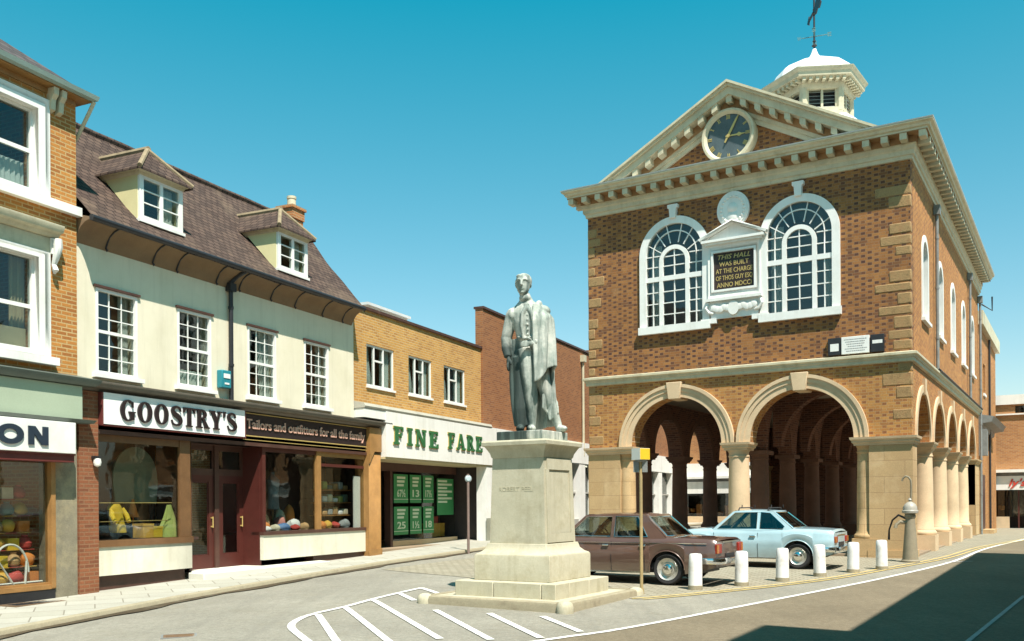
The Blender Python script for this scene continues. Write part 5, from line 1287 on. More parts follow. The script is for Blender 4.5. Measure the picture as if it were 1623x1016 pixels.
st_ = N(nt_, 'ShaderNodeMapping'); st_.inputs['Scale'].default_value = (9, 9, .8); L(nt_, tc_, st_.inputs[0])
cc_ = mixc(nt_, mathn(nt_, 'MULTIPLY', ramp(nt_, noise(nt_, st_.outputs[0], 1., 5), .48, .64), .75), cc_, (.09, .125, .11))
bsdf(nt_, out_, cc_, .7, 0, .3, noise(nt_, tc_, 30, 3), .25, .01)
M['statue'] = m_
def ell(c, rx, ry, n=20, rot=0., wob=0., k=0, ph=0.):
    out = []
    for i in range(n):
        t = 2 * pi * i / n; f = 1 + wob * sin(k * t + ph)
        x, y = rx * cos(t) * f, ry * sin(t) * f
        out.append((c[0] + x * cos(rot) - y * sin(rot), c[1] + x * sin(rot) + y * cos(rot), c[2]))
    return out
def limb(q, pts, n=16):
    """pts: (x,y,z,r)"""
    q.tube([p[:3] for p in pts], [p[3] for p in pts], n)
def ball(q, c, rx, ry, rz, n=16, rot=0.):
    rings = [ell((c[0], c[1], c[2] - rz * cos(pi * j / 12)), max(.001, rx * sin(pi * j / 12)), max(.001, ry * sin(pi * j / 12)), n, rot) for j in range(13)]
    q.loft(rings)
q = MB()
# legs: straight right leg forward (left in view), left leg trailing out to the side
limb(q, [(-.05, .02, 1.42, .19), (-.03, -.03, 1.12, .165), (.0, -.06, .80, .125), (.015, -.03, .55, .118), (.02, .0, .30, .088), (.02, .02, .1, .07)])
limb(q, [(.12, .05, 1.42, .18), (.17, .06, 1.1, .16), (.24, .08, .78, .12), (.32, .14, .5, .105), (.42, .2, .25, .08), (.475, .22, .1, .068)])
# third mass: the right leg inside the robe
limb(q, [(-.16, .06, 1.3, .16), (-.17, .02, .8, .12), (-.17, -.02, .4, .1), (-.165, -.02, .08, .075)])
for fx, fy_, r in ((.03, -.1, -.1), (-.175, -.13, .15), (.5, .13, .55)):
    ball(q, (fx + .05 * sin(r), fy_, .06), .075, .17, .065, 14, r)
# torso with waistcoat
q.loft([ell((.02, .04, 1.28), .25, .17), ell((.02, .03, 1.42), .26, .18), ell((.01, .02, 1.56), .235, .165), ell((.0, .01, 1.72), .25, .175), ell((-.01, .01, 1.9), .29, .19), ell((-.02, .02, 2.05), .32, .18), ell((-.03, .03, 2.14), .29, .17), ell((-.045, .03, 2.21), .2, .145), ell((-.06, .02, 2.27), .13, .12), ell((-.07, .0, 2.33), .1, .1), ell((-.09, -.02, 2.4), .09, .095)])
# coat skirts: long panel on his right hanging to the ankles, folded
def drape(rings): q.loft(rings)
rr = []
for j in range(13):
    t = j / 12; z = 1.62 - 1.5 * t
    rr.append(ell((-.13 - .05 * t + .06 * t * t, .1 + .02 * t, z), .20 + .05 * sin(pi * t) - .03 * t, .15 + .03 * t, 40, .15, .07 + .07 * t, 7, 1.2 + .8 * t))
drape(rr)
# shoulders and arms
ball(q, (-.29, .03, 2.03), .13, .13, .14); ball(q, (.2, .05, 2.04), .15, .15, .14)
limb(q, [(-.31, .03, 2.04, .115), (-.37, .06, 1.84, .105), (-.42, .07, 1.64, .095), (-.415, -.02, 1.45, .078), (-.38, -.08, 1.3, .062)])
limb(q, [(.2, .05, 2.02, .13), (.26, .08, 1.82, .12), (.26, .04, 1.62, .11), (.18, -.12, 1.55, .085), (.08, -.21, 1.52, .068)])
# hands: palm, four fingers and a thumb each
ball(q, (-.36, -.1, 1.22), .042, .058, .085)
for i, (dx, ln) in enumerate(((-.03, .12), (-.012, .14), (.008, .135), (.026, .11))):
    limb(q, [(-.36 + dx * .4, -.13 + dx * .9, 1.18, .019), (-.36 + dx * .5, -.145 + dx, 1.18 - ln * .6, .017), (-.355 + dx * .5, -.125 + dx, 1.18 - ln, .013)], 8)
limb(q, [(-.33, -.13, 1.24, .022), (-.31, -.17, 1.19, .018), (-.315, -.18, 1.15, .014)], 8)
ball(q, (.03, -.235, 1.5), .075, .042, .052)
for i in range(4):
    zz = 1.535 - .026 * i; ln = (.1, .115, .11, .09)[i]
    limb(q, [(.0, -.25, zz, .02), (-.05 - ln * .4, -.27, zz - .01, .018), (-.05 - ln * .8, -.245, zz - .03, .014)], 8)
limb(q, [(.05, -.26, 1.55, .022), (.0, -.28, 1.585, .018), (-.03, -.27, 1.6, .014)], 8)
# lapels and waistcoat edge, buttons
limb(q, [(-.02, -.13, 2.2, .03), (-.11, -.165, 2.02, .04), (-.12, -.185, 1.8, .035), (-.09, -.18, 1.58, .03)], 10)
limb(q, [(-.06, -.12, 2.2, .03), (.05, -.165, 2.02, .045), (.1, -.18, 1.8, .045), (.1, -.18, 1.6, .04)], 10)
limb(q, [(-.2, -.13, 1.63, .022), (-.03, -.19, 1.6, .022), (.14, -.15, 1.64, .022)], 8)
for k in range(5): ball(q, (-.025, -.19 + .01 * abs(k - 2), 1.66 + .085 * k), .016, .014, .016, 8)
# neck cloth and head
ball(q, (-.075, -.05, 2.31), .105, .1, .075)
HX, HY, HZ = -.105, -.06, 2.555
hd = []
for z, rx, ry, dy in ((-.185, .045, .05, -.055), (-.165, .075, .085, -.04), (-.12, .1, .115, -.02), (-.06, .116, .138, .0), (0, .124, .15, .012), (.06, .125, .153, .016), (.11, .114, .14, .016), (.15, .085, .105, .016), (.172, .045, .055, .016)):
    hd.append(ell((HX, HY + dy, HZ + z), rx, ry, 24))
q.loft(hd)
ball(q, (HX + .01, HY + .03, HZ + .05), .142, .165, .14)                       # hair
for i in range(14):
    a = radians(-20 + 220 * i / 13); ball(q, (HX + .115 * cos(a), HY + .03 + .135 * sin(a), HZ + .01 + .03 * sin(i * 2.1)), .032, .032, .05, 10)
for i in range(7): ball(q, (HX - .09 + .03 * i, HY - .085 + .004 * (i - 3) ** 2, HZ + .125 + .012 * sin(i * 2)), .03, .035, .022, 10)
limb(q, [(HX - .012, HY - .145, HZ + .035, .02), (HX - .016, HY - .175, HZ - .015, .024), (HX - .016, HY - .182, HZ - .045, .03), (HX - .015, HY - .15, HZ - .06, .024)], 10)      # nose
for s in (-1, 1):
    limb(q, [(HX - .012 + s * .02, HY - .142, HZ + .045, .018), (HX - .01 + s * .055, HY - .138, HZ + .056, .02), (HX - .01 + s * .09, HY - .105, HZ + .04, .018)], 8)    # brows
    ball(q, (HX - .012 + s * .048, HY - .12, HZ + .008), .024, .02, .014, 10)
    ball(q, (HX + s * .124, HY + .02, HZ - .01), .02, .035, .045, 10)
limb(q, [(HX - .05, HY - .132, HZ - .098, .012), (HX - .013, HY - .147, HZ - .094, .017), (HX + .024, HY - .132, HZ - .098, .012)], 8)
limb(q, [(HX - .042, HY - .126, HZ - .118, .012), (HX - .013, HY - .142, HZ - .12, .017), (HX + .016, HY - .126, HZ - .118, .012)], 8)
ball(q, (HX - .013, HY - .105, HZ - .165), .045, .04, .035, 12)
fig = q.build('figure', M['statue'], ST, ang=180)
rm = fig.modifiers.new('Remesh', 'REMESH'); rm.mode = 'VOXEL'; rm.voxel_size = .0125; rm.use_smooth_shade = True
sm = fig.modifiers.new('Smooth', 'SMOOTH'); sm.iterations = 2; sm.factor = .5
# cloak: over his left shoulder, down the side to the knee with a turned-back hem, and a tail to the plinth
q = MB()
def sheet_cloth(q, fn, nu=44, nv=40, th=.03):
    rows = [[fn(u / nu, v / nv) for u in range(nu + 1)] for v in range(nv + 1)]
    V = [[Vector(p) for p in r] for r in rows]; back = []
    for j in range(nv + 1):
        r = []
        for i in range(nu + 1):
            du = V[j][min(i + 1, nu)] - V[j][max(i - 1, 0)]; dv = V[min(j + 1, nv)][i] - V[max(j - 1, 0)][i]
            n = du.cross(dv).normalized(); r.append(tuple(V[j][i] + n * th))
        back.append(r)
    k = nu + 1
    vs = [p for r in rows for p in r] + [p for r in back for p in r]; o = (nv + 1) * k; fs = []
    for j in range(nv):
        for i in range(nu):
            a, b, c, d = j * k + i, j * k + i + 1, (j + 1) * k + i + 1, (j + 1) * k + i
            fs += [(a, b, c, d), (a + o, d + o, c + o, b + o)]
    for i in range(nu): fs += [(i, i + o, i + 1 + o, i + 1), (nv * k + i, nv * k + i + 1, nv * k + i + 1 + o, nv * k + i + o)]
    for j in range(nv): fs += [(j * k, (j + 1) * k, (j + 1) * k + o, j * k + o), (j * k + nu, j * k + nu + o, (j + 1) * k + nu + o, (j + 1) * k + nu)]
    q.add(vs, fs)
def cl1(u, v):
    # u: from front edge (beside the chest) round his left side to the back; v: shoulder to hem
    th = radians(-92 + 200 * u)
    ln = 1.36 - .28 * smooth01(u / .34) + .85 * smooth01((u - .4) / .3)
    z = 2.2 - v * ln
    hem = smooth01((v - .6) / .4)
    rx = .15 + .16 * smooth01(v / .22) + .03 * v; ry = .19 + .08 * smooth01(v / .25) + .06 * v
    f = 1 + (.05 + .1 * v) * sin(7 * th + 3.2 * v + .6) * smooth01(v / .25) + .03 * sin(17 * th + 4 * v) * smooth01(v / .3)
    cx = .07 + .03 * v; cy = .03
    return (cx + rx * f * cos(th), cy + ry * f * sin(th), z - .1 * (1 - smooth01(v / .12)) * abs(cos(th)) * .0)
sheet_cloth(q, cl1)
def cl2(u, v):
    # the turned-back fold sweeping from the hip across to the outer edge
    t = u; x = .05 + .36 * t; z0 = 1.52 - .12 * t
    z = z0 - v * (.42 + .22 * sin(pi * t) + .28 * t)
    return (x + .05 * v + .03 * sin(7 * t + 4 * v), -.2 + .13 * t - .05 * sin(9 * t + 2 * v) * (.3 + v) + .02 * v, z)

def cl3(u, v):
    # tail falling behind the legs to the plinth
    x = -.1 + .5 * u; z = 1.3 - v * (1.27 - .1 * u)
    return (x + .07 * v * (u - .3) + .02 * sin(10 * u + 3 * v), .2 + .05 * sin(14 * u + 2 * v) + .05 * v, z)
sheet_cloth(q, cl3, 40, 40)
def cl4(u, v):
    # corner of cloak caught up, hanging from hip to calf on his left
    x = .16 + .24 * u + .05 * v; z = 1.1 - v * (.55 + .35 * (1 - abs(u - .6)))
    return (x + .02 * sin(9 * u), .02 + .1 * u + .045 * sin(11 * u + 5 * v), z)
sheet_cloth(q, cl4, 30, 30)
ball(q, (.2, .03, 2.09), .16, .17, .11)
limb(q, [(-.28, .1, 2.0, .06), (-.1, .2, 2.12, .07), (.12, .17, 2.2, .08), (.16, .0, 2.22, .06), (.1, -.12, 2.12, .045), (.085, -.17, 1.95, .035), (.075, -.19, 1.78, .03)], 12)
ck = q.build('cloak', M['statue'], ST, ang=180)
rm = ck.modifiers.new('Remesh', 'REMESH'); rm.mode = 'VOXEL'; rm.voxel_size = .0125; rm.use_smooth_shade = True
sm = ck.modifiers.new('Smooth', 'SMOOTH'); sm.iterations = 2; sm.factor = .5
q = MB(); q.xf(Matrix.Translation((.03, 0, 0)) @ Matrix.Rotation(RH + radians(7), 4, 'Z')); q.box(-.45, .45, -.45, .45, -.005, .15); q.xf(None); q.v = [(x, y, z) for x, y, z in q.v]
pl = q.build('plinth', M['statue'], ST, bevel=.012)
for o_ in (fig, ck): o_.location = (0, 0, .15)
ball_ = None

# ------------------------------------------------------------------ BOLLARDS
M['boll'] = pm('white_bollard_paint', (.74, .73, .70), .08, 5., .6, dirt=(.33, .26, .16), dirtamt=.65, dscale=5.)
BL = [(3.4, 17.3, 'in front of the brown saloon'), (4.41, 17.9, 'just behind the tail of the brown saloon'), (5.42, 18.67, 'in front of the pale blue car, left of its rear wheel'),
      (6.5, 19.65, 'right beside the rear wheel of the pale blue car'), (7.49, 20.44, 'at the tail of the pale blue car'), (8.41, 21.16, 'nearest the iron pump')]
base = None
for i, (x, y, t) in enumerate(BL):
    lab = 'short white bollard ' + t
    if base is None:
        base = thing('bollard', lab, 'bollard', (x, y, road(x, y)), 0, 'white bollards in a row along the parking space')
        q = MB(); q.lathe([(.128, .08), (.125, .5), (.118, .645), (.10, .672), (.0, .682)], 22); q.build('shaft', M['boll'], base)
        q = MB(); q.lathe([(.138, -.1), (.136, .085)], 22); q.build('foot', M['kerbstone'], base)
        o_ = base
    else:
        o_ = copy_tree(base); o_.location = (x, y, road(x, y)); o_['label'] = lab
    o_.rotation_euler = (radians((-1.2, .8, .5, -1.5, 1., 0)[i]), radians((1.0, -.6, 1.4, .4, -1., .8)[i]), i * .7)

# ------------------------------------------------------------------ PUMP
px_, py_ = 9.89, 23.1
PU = thing('iron_pump', 'old iron water pump with a swan neck rod by the town hall corner', 'pump', (px_, py_, -.08), RH)
M['pump'] = pm('faded_pump_paint', (.25, .215, .145), .2, 4., .6, dirt=(.11, .09, .06), dirtamt=.5)
q = MB(); q.lathe([(.22, -.2), (.22, .05), (.19, .08), (.185, .14), (.165, .4), (.135, .8), (.108, 1.1), (.13, 1.13), (.13, 1.19), (.11, 1.21)], 18); q.build('body', M['pump'], PU)
q = MB(); q.lathe([(.12, 1.21), (.19, 1.24), (.195, 1.29), (.18, 1.31)], 18); q.lathe([(.17, 1.31), (.165, 1.38), (.13, 1.45), (.07, 1.5), (.03, 1.52)], 18); q.lathe([(.02, 1.52), (.05, 1.56), (.02, 1.61)], 10, cap=False); q.build('cap', pm('silver_pump_cap', (.34, .32, .27), .15, 4., .45), PU)
q = MB(); q.tube([(.02, 0, 1.5), (.03, 0, 1.9), (.02, 0, 2.05), (-.03, 0, 2.13), (-.1, 0, 2.15), (-.16, 0, 2.1), (-.18, 0, 2.03)], .024, 8); q.build('rod', M['pump'], PU)
q = MB(); q.tube([(-.1, -.05, 1.0), (-.22, -.1, 1.02), (-.3, -.13, .95), (-.32, -.14, .86)], [.05, .045, .04, .045], 10); q.build('spout', M['pump'], PU)
q = MB(); q.tube([(-.12, .1, 1.1), (-.3, .2, 1.18), (-.46, .3, 1.05), (-.55, .36, .8), (-.56, .37, .55)], [.03, .028, .024, .02, .03], 8); q.build('handle', M['black'], PU)

# ------------------------------------------------------------------ POLE with the yellow and white box
PO = thing('sign_post', 'thin post with a small yellow and white box on top beside the statue kerb', 'sign post', (2.31, 16.65, -.2), radians(-12))
q = MB(); q.tube([(0, 0, -.2), (0, 0, 2.42)], .03, 10); q.lathe([(.05, 0), (.045, .12)], 10); q.build('pole', pm('ochre_post', (.36, .27, .13), .2, 4., .5, dirt=(.12, .08, .05), dirtamt=.5), PO)
q = MB(); q.lathe([(.03, 2.38), (.11, 2.4), (.11, 2.42)], 12); q.box(-.13, -.03, -.03, .03, 2.2, 2.4); q.box(.03, .12, -.03, .03, 2.2, 2.4); q.build('bracket', M['iron_grey'], PO)
q = MB(); q.xf(Matrix.Rotation(radians(45), 4, 'Z')); q.box(-.115, .115, -.115, .115, 2.42, 2.625); q.xf(None); bx = q.build('box', M['white'], PO)
q = MB(); q.xf(Matrix.Rotation(radians(45), 4, 'Z')); q.box(-.112, .112, .116, .12, 2.425, 2.62); q.box(-.112, .112, -.119, -.116, 2.425, 2.62); q.xf(None)
q2 = MB(); q2.xf(Matrix.Rotation(radians(45), 4, 'Z')); q2.box(-.11, .11, -.12, -.116, 2.43, 2.615); q2.xf(None)
q.build('yellow_face', pm('yellow_enamel', (.72, .45, .03), .08, 4., .4), bx)

# small signpost on the far pavement
SP = thing('kerb_post', 'slim post with a small round pale head on the kerb outside the supermarket', 'post', (-1.32, 28.0, pav(28.)), radians(24))
q = MB(); q.tube([(0, 0, -.2), (0, 0, 2.3)], .04, 10); q.build('post', pm('maroon_grey_post', (.2, .14, .12), .25, 4., .5), SP)
q = MB(); q.lathe([(0, -.06), (.07, -.055), (.095, -.03), (.095, .02), (0, .03)], 24, (0, 0, 2.16), 'y', cap=False); q.build('disc', pm('pale_blue_disc', (.42, .5, .52), .1, 3., .4), SP)
q = MB(); q.lathe([(.09, -.03), (.11, -.03), (.11, .0), (.09, .0)], 24, (0, 0, 2.16), 'y', cap=False); q.build('rim', M['iron_grey'], SP)

# manhole and cellar grating
MH = thing('manhole_cover', 'rusty iron cover set in the road near the kerb', 'manhole cover', (-4.49, 12.5, road(-4.49, 12.5) + .004), radians(20))
MH.scale = (.7, .7, .7)
q = MB(); q.prism(rect(-.28, .28, -.22, .22), -.03, .004, 'z'); 
for i in range(5): q.box(-.24, .24, -.18 + .085 * i, -.15 + .085 * i, .004, .009)
M['rust'] = pm('rusty_iron', (.16, .1, .055), .3, 6., .8); q.build('plate', M['rust'], MH)
q = MB(); q.prism(rect(-.33, .33, -.27, .27), -.03, .006, 'z', [rect(-.285, .285, -.225, .225)]); q.build('frame', M['iron_grey'], MH)
MH = thing('cellar_grating', 'brown cellar grating in the pavement by the left shop window', 'grating', (-8.25, 16.0, pav(16.) + .004), RZL)
q = MB(); q.prism(rect(-.5, .5, -.22, .22), -.03, .006, 'z', [rect(-.45, .45, -.17, .17)]); q.build('frame', M['rust'], MH)
q = MB()
for i in range(12): q.box(-.44 + .08 * i, -.4 + .08 * i, -.17, .17, -.02, .004)
q.box(-.45, .45, -.17, .17, -.04, -.025); q.build('bars', M['black'], MH)

# notice boards on the town hall front, standing on the string course
def nb(x0, x1, kind, label):
    t = thing('notice_board', label, 'notice board', (HO[0], HO[1], 0), RH)
    q = MB(); q.box(x0, x1, -.1, -.002, 5.40, 5.86); q.build('board', M['white'] if kind == 0 else M['black'], t, bevel=.006)
    q = MB()
    if kind == 0:
        for i in range(6):
            wl = (x1 - x0) * (.8 if i == 0 else .5 + .3 * ((i * 37) % 10) / 10); xm = (x0 + x1) / 2; x = xm - wl / 2
            while x < xm + wl / 2:
                l = .02 + .03 * random.random(); q.box(x, x + l, -.104, -.1, 5.78 - .062 * i, 5.795 - .062 * i); x += l + .012
        q.build('lettering', pm('grey_print', (.25, .25, .25), .1, 3., .6), t)
    elif kind == 1:
        q.box(x0 + .06, x1 - .05, -.106, -.1, 5.5, 5.7); q.build('poster', M['white'], t)
    else:
        q.box(x0 + .05, x1 - .04, -.106, -.1, 5.62, 5.71); q.build('poster', M['white'], t)
nb(7.27, 7.60, 1, 'black notice board with white poster, left of the white notice board')
nb(7.62, 8.33, 0, 'white lettered notice board on the string course of the hall front')
nb(8.36, 8.70, 2, 'black notice board with thin white strip, right of the white notice board')

# ------------------------------------------------------------------ posters in the supermarket window
M['poster'] = pm('green_poster', (.05, .26, .09), .12, 2., .6); M['posterw'] = pm('poster_white', (.62, .72, .52), .06, 3., .6)
PX = [(12.42, 13.3), (13.42, 14.16), (14.28, 15.0)]
def poster(x0, x1, z0, z1, txt, label, strips=False):
    t = thing('window_poster', label, 'poster', (*on_line(0, 0), 0), RZL, 'green price posters in the supermarket window')
    q = MB(); q.box(x0, x1, GY - .03, GY - .022, z0, z1); q.build('sheet', M['poster'], t)
    q = MB(); w_ = x1 - x0; h = z1 - z0
    if strips:
        for i in range(7): q.box(x0 + .06, x0 + w_ * (.9 if i % 2 else .6), GY - .034, GY - .03, z1 - .12 - .12 * i, z1 - .05 - .12 * i)
    else:
        for i in range(3): q.box(x0 + w_ * .22, x1 - w_ * (.2 + .06 * i), GY - .034, GY - .03, z1 - h * (.16 + .13 * i), z1 - h * (.08 + .13 * i))
        fontmesh(q, txt, x0 + w_ * .22, x1 - w_ * .2, z0 + h * .22, h * .24, GY - .036, GY - .03, .02)
        q.box(x0, x1, GY - .034, GY - .03, z0 + h * .12, z0 + h * .14)
    q.build('print', M['posterw'], t)
for i, (a, b) in enumerate(PX):
    nm = ('left', 'middle', 'right')[i]
    poster(a, b, 1.5, 2.42, ('67½', '13', '17½')[i], f'green poster priced {("67½", "13", "17½")[i]}, {nm} of the upper row in the supermarket window')
    poster(a, b, .48, 1.38, ('25', '1½', '18')[i], f'green poster priced {("25", "1½", "18")[i]}, {nm} of the lower row in the supermarket window')
poster(15.25, 16.45, 1.08, 2.34, '', 'wider green poster of white stripes at the right end of the supermarket window', True)

# goods in the windows
def sack(q, c, rx, ry, rz, sd, n=14):
    rg = random.Random(sd); ph = rg.random() * 6
    rings = []
    for j in range(9):
        t = pi * j / 8; rings.append([(c[0] + rx * sin(t) * (1 + .18 * sin(3 * a + ph + j)) * cos(a) + .001 * cos(a), c[1] + ry * sin(t) * (1 + .15 * sin(2 * a + ph)) * sin(a) + .001 * sin(a), c[2] - rz * cos(t) * (1 + .1 * sin(ph + a))) for a in [2 * pi * k / n for k in range(n)]])
    q.loft(rings)
cols = {'yellow': (.62, .42, .03), 'orange': (.6, .2, .04), 'blue': (.1, .2, .4), 'white': (.72, .72, .7), 'pink': (.6, .25, .2), 'cream': (.6, .55, .4), 'green': (.3, .36, .1), 'teal': (.09, .17, .15), 'red': (.42, .05, .04), 'tan': (.42, .26, .12), 'black': (.03, .03, .035), 'grey': (.3, .32, .32), 'gold': (.6, .34, .05)}
CM = {k: pm(k + '_goods', v, .15, 6., .75) for k, v in cols.items()}
def garment(x, z, h, wd, col, label, y=.55):
    t = thing('draped_garment', label, 'garment', (*on_line(0, 0), 0), RZL)
    q = MB()
    q.loft([[(x + wd * f * cos(a) + s, y + .13 * cos(a * 2) * .3 + .12 * sin(a), z + hh) for a in [2 * pi * k / 18 for k in range(18)]] for hh, f, s in ((0, .55, .05), (h * .15, .6, .03), (h * .4, .5, .0), (h * .6, .42, -.02), (h * .8, .5, -.05), (h * .93, .36, -.06), (h, .14, -.08))])
    for s in (-1, 1): q.tube([(x + s * wd * .42, y, z + h * .84), (x + s * wd * .62, y - .06, z + h * .6), (x + s * wd * .6, y - .14, z + h * .36)], [.05, .055, .045], 10)
    q.build('cloth', CM[col], t)
    q = MB(); q.tube([(x, y, z - .0), (x, y, z + .02)], .1, 12); q.tube([(x, y, z), (x, y, z + .1)], .02, 8); q.build('stand', M['gilt'], t)
garment(1.0, .92, .58, .3, 'yellow', 'yellow jacket on a stand in the left window of the tailor', .5)
def carton(x0, x1, z0, z1, y0, y1, col, label, tilt=0.):
    t = thing('display_box', label, 'box', (*on_line(0, 0), 0), RZL)
    q = MB(); q.box(x0, x1, y0, y1, z0, z1); q.build('carton', CM[col], t, bevel=.01)
    q = MB(); q.box(x0 - .006, x1 + .006, y0 - .006, y1 + .006, z1 - .04, z1 + .008); q.build('lid', CM[col], t)
carton(1.5, 1.78, .79, 1.08, .3, .6, 'gold', 'golden box standing on the floor of the left tailor window')
carton(1.82, 2.08, .79, 1.02, .35, .6, 'yellow', 'low yellow box beside the golden box in the tailor window')
t = thing('folded_shawl', 'yellow green shawl heaped in a cone at the right of the tailor window', 'shawl', (*on_line(0, 0), 0), RZL)
q = MB(); q.loft([[(2.36 + r * (1 + .12 * sin(7 * a)) * cos(a), .45 + .7 * r * sin(a), z) for a in [2 * pi * k / 28 for k in range(28)]] for z, r in ((.79, .3), (.9, .28), (1.05, .21), (1.2, .14), (1.35, .09), (1.48, .05))]); q.build('cloth', CM['green'], t)
t = thing('orange_scarf', 'small orange scarf on a stand behind the yellow jacket', 'scarf', (*on_line(0, 0), 0), RZL)
q = MB(); q.loft([[(1.7 + r * cos(a), .8 + .5 * r * sin(a), z) for a in [2 * pi * k / 16 for k in range(16)]] for z, r in ((1.22, .16), (1.34, .11), (1.48, .06), (1.6, .03))]); q.tube([(1.7, .8, .79), (1.7, .8, 1.22)], .015, 6); q.build('cloth', CM['orange'], t)
t = thing('arched_screen', 'grey green arched backdrop panel in the left window of the tailor', 'screen', (*on_line(0, 0), 0), RZL)
q = MB(); q.prism([(1.33, 1.55), (2.45, 1.5), (2.5, 2.0)] + arc(1.88, 2.05, .6, 0, 180, 20, .66) + [(1.27, 2.0)], .9, .94, 'y'); q.build('panel', pm('grey_green_felt', (.2, .26, .2), .2, 3., .9), t)
q = MB(); q.box(1.4, 1.45, .9, .95, .78, 1.5); q.box(2.3, 2.35, .9, .95, .78, 1.5); q.build('leg', M['wood_dark'], t)
t = thing('display_rail', 'thin horizontal rail across the left tailor window', 'rail', (*on_line(0, 0), 0), RZL)
q = MB(); q.tube([(.06, .2, 1.52), (2.18, .2, 1.52)], .01, 6); q.tube([(.06, .3, 1.15), (2.18, .3, 1.15)], .008, 6); q.build('bar', M['gilt'], t)
def heap(x, y, z, rx, ry, rz, col, label, sd):
    t = thing('folded_clothes', label, 'clothes', (*on_line(0, 0), 0), RZL)
    q = MB(); sack(q, (x, y, z + rz * .9), rx, ry, rz, sd); q.build('bundle', CM[col], t)
    q = MB(); q.box(x - rx * .5, x + rx * .5, y - ry * .9, y + ry * .6, z - .005, z + .012); q.build('card', CM['white'], t)
hp = [(4.98, .75, .12, .2, 'white', 'white bundle at the back left corner of the second tailor window'), (5.3, .95, .14, .3, 'tan', 'tall tan bundle at the back of the second tailor window'), (6.3, .95, .14, .3, 'cream', 'tall cream bundle behind the white shirt, second tailor window'), (6.2, .38, .1, .08, 'red', 'small red bundle in front of the white shirt'), (5.0, .32, .09, .07, 'white', 'small white bundle by the post of the second tailor window'), (6.55, .85, .12, .34, 'orange', 'tall orange bundle at the back behind the gold mullion'), (5.12, .5, .14, .13, 'orange', 'orange and cream shirt bundle at the left end of the second tailor window'), (5.48, .45, .1, .09, 'cream', 'small cream bundle beside the orange one in the second tailor window'),
      (5.86, .5, .24, .1, 'blue', 'long blue folded garment on the floor of the second tailor window'), (6.05, .75, .12, .2, 'pink', 'pink shirt standing behind the blue garment'), (6.42, .6, .2, .15, 'white', 'big white shirt bundle left of the gold mullion'),
      (6.72, .5, .1, .1, 'tan', 'tan cloth bundle hard against the gold mullion'), (5.55, .85, .12, .22, 'tan', 'tan bundle behind the cream one in the second tailor window'), (7.42, .45, .13, .11, 'orange', 'orange bundle just right of the gold mullion'), (7.75, .5, .14, .12, 'gold', 'golden bundle on the floor of the third tailor window'),
      (8.12, .5, .13, .1, 'red', 'red bundle between golden and grey ones in the third window'), (8.5, .45, .16, .13, 'grey', 'grey bundle at the right of the third tailor window')]
for i, (x, y, r, rz, c, lab) in enumerate(hp): heap(min(9.02, x + .42), y, .805, r, .16, rz, c, lab, i)
t = thing('tailors_dummy', 'tailor dummy in a blue grey jacket in the second tailor window', 'dummy', (*on_line(0, 0), 0), RZL)
q = MB(); q.loft([[(6.45 + rx * cos(a), .95 + .7 * rx * sin(a), z) for a in [2 * pi * k / 18 for k in range(18)]] for z, rx in ((1.35, .2), (1.5, .19), (1.75, .17), (1.95, .2), (2.1, .21), (2.18, .12), (2.24, .06), (2.3, .055))]); q.build('jacket', pm('blue_grey_cloth', (.12, .17, .19), .2, 5., .9), t)
q = MB(); q.tube([(6.45, .95, .8), (6.45, .95, 1.36)], .025, 8); q.lathe([(.16, .8), (.14, .83), (.03, .84)], 14, (6.45, .95, 0)); q.build('stand', M['wood_gold'], t)
gi = 0
for z in (1.175, 1.525, 1.875):
    for k in range(5):
        c = ('tan', 'white', 'green', 'grey', 'cream', 'teal', 'tan', 'white')[(k * 3 + gi) % 8]
        o_ = thing('folded_shirt', f'{c} folded shirt, {("first", "second", "third", "fourth", "fifth")[k]} from left on the {("lowest", "middle", "top")[gi]} shelf of the tailor', 'shirt', (*on_line(0, 0), 0), RZL, 'folded shirts on the display shelves')
        q = MB(); q.box(8.02 + .245 * k, 8.22 + .245 * k, .5, .85, z, z + .12 + .05 * ((k + gi) % 3)); q.build('fabric', CM[c], o_, bevel=.03)
    gi += 1
# left shop: crowded, warm coloured display
shelf_ = ('floor', 'lowest shelf', 'second shelf', 'third shelf', 'fourth shelf', 'top shelf'); side_ = ('left', 'middle', 'right')
cc6 = ('gold', 'red', 'orange', 'yellow', 'tan', 'orange', 'gold', 'yellow', 'red', 'tan', 'gold', 'orange', 'red', 'teal', 'gold', 'tan', 'cream', 'red')
rg_ = random.Random(11)
for r in range(6):
    for k in range(3):
        i = r * 3 + k; c = cc6[i]; kd = ('vase', 'gift box', 'bundle')[(r + 2 * k) % 3]
        o_ = thing('window_goods', f'{c} {kd} on the {shelf_[r]} of the left shop display, {side_[k]} of its row', 'goods', (*on_line(0, 0), 0), RZL, 'bright goods stacked in the left shop window')
        x = -1.78 + .27 * k + rg_.uniform(-.03, .03); z = .1 + .3 * r; yy = .22 + .06 * r
        q = MB()
        if kd == 'vase': q.lathe([(.05, 0), (.11, .04), (.125, .11), (.09, .19), (.045, .22), (.06, .25)], 16, (x, yy, z))
        elif kd == 'gift box': q.box(x - .11, x + .11, yy - .08, yy + .08, z, z + .2)
        else: sack(q, (x, yy, z + .11), .14, .11, .12, i)
        q.build('body', CM[c], o_)
        q = MB(); q.box(x - .125, x + .125, yy - .1, yy + .12, z - .014, z - .002); q.build('shelf_mat', CM['gold' if i % 2 else 'red'], o_)
t = thing('bead_trim', 'white bead arch and zigzag trim low in the left shop window', 'window trim', (*on_line(0, 0), 0), RZL)
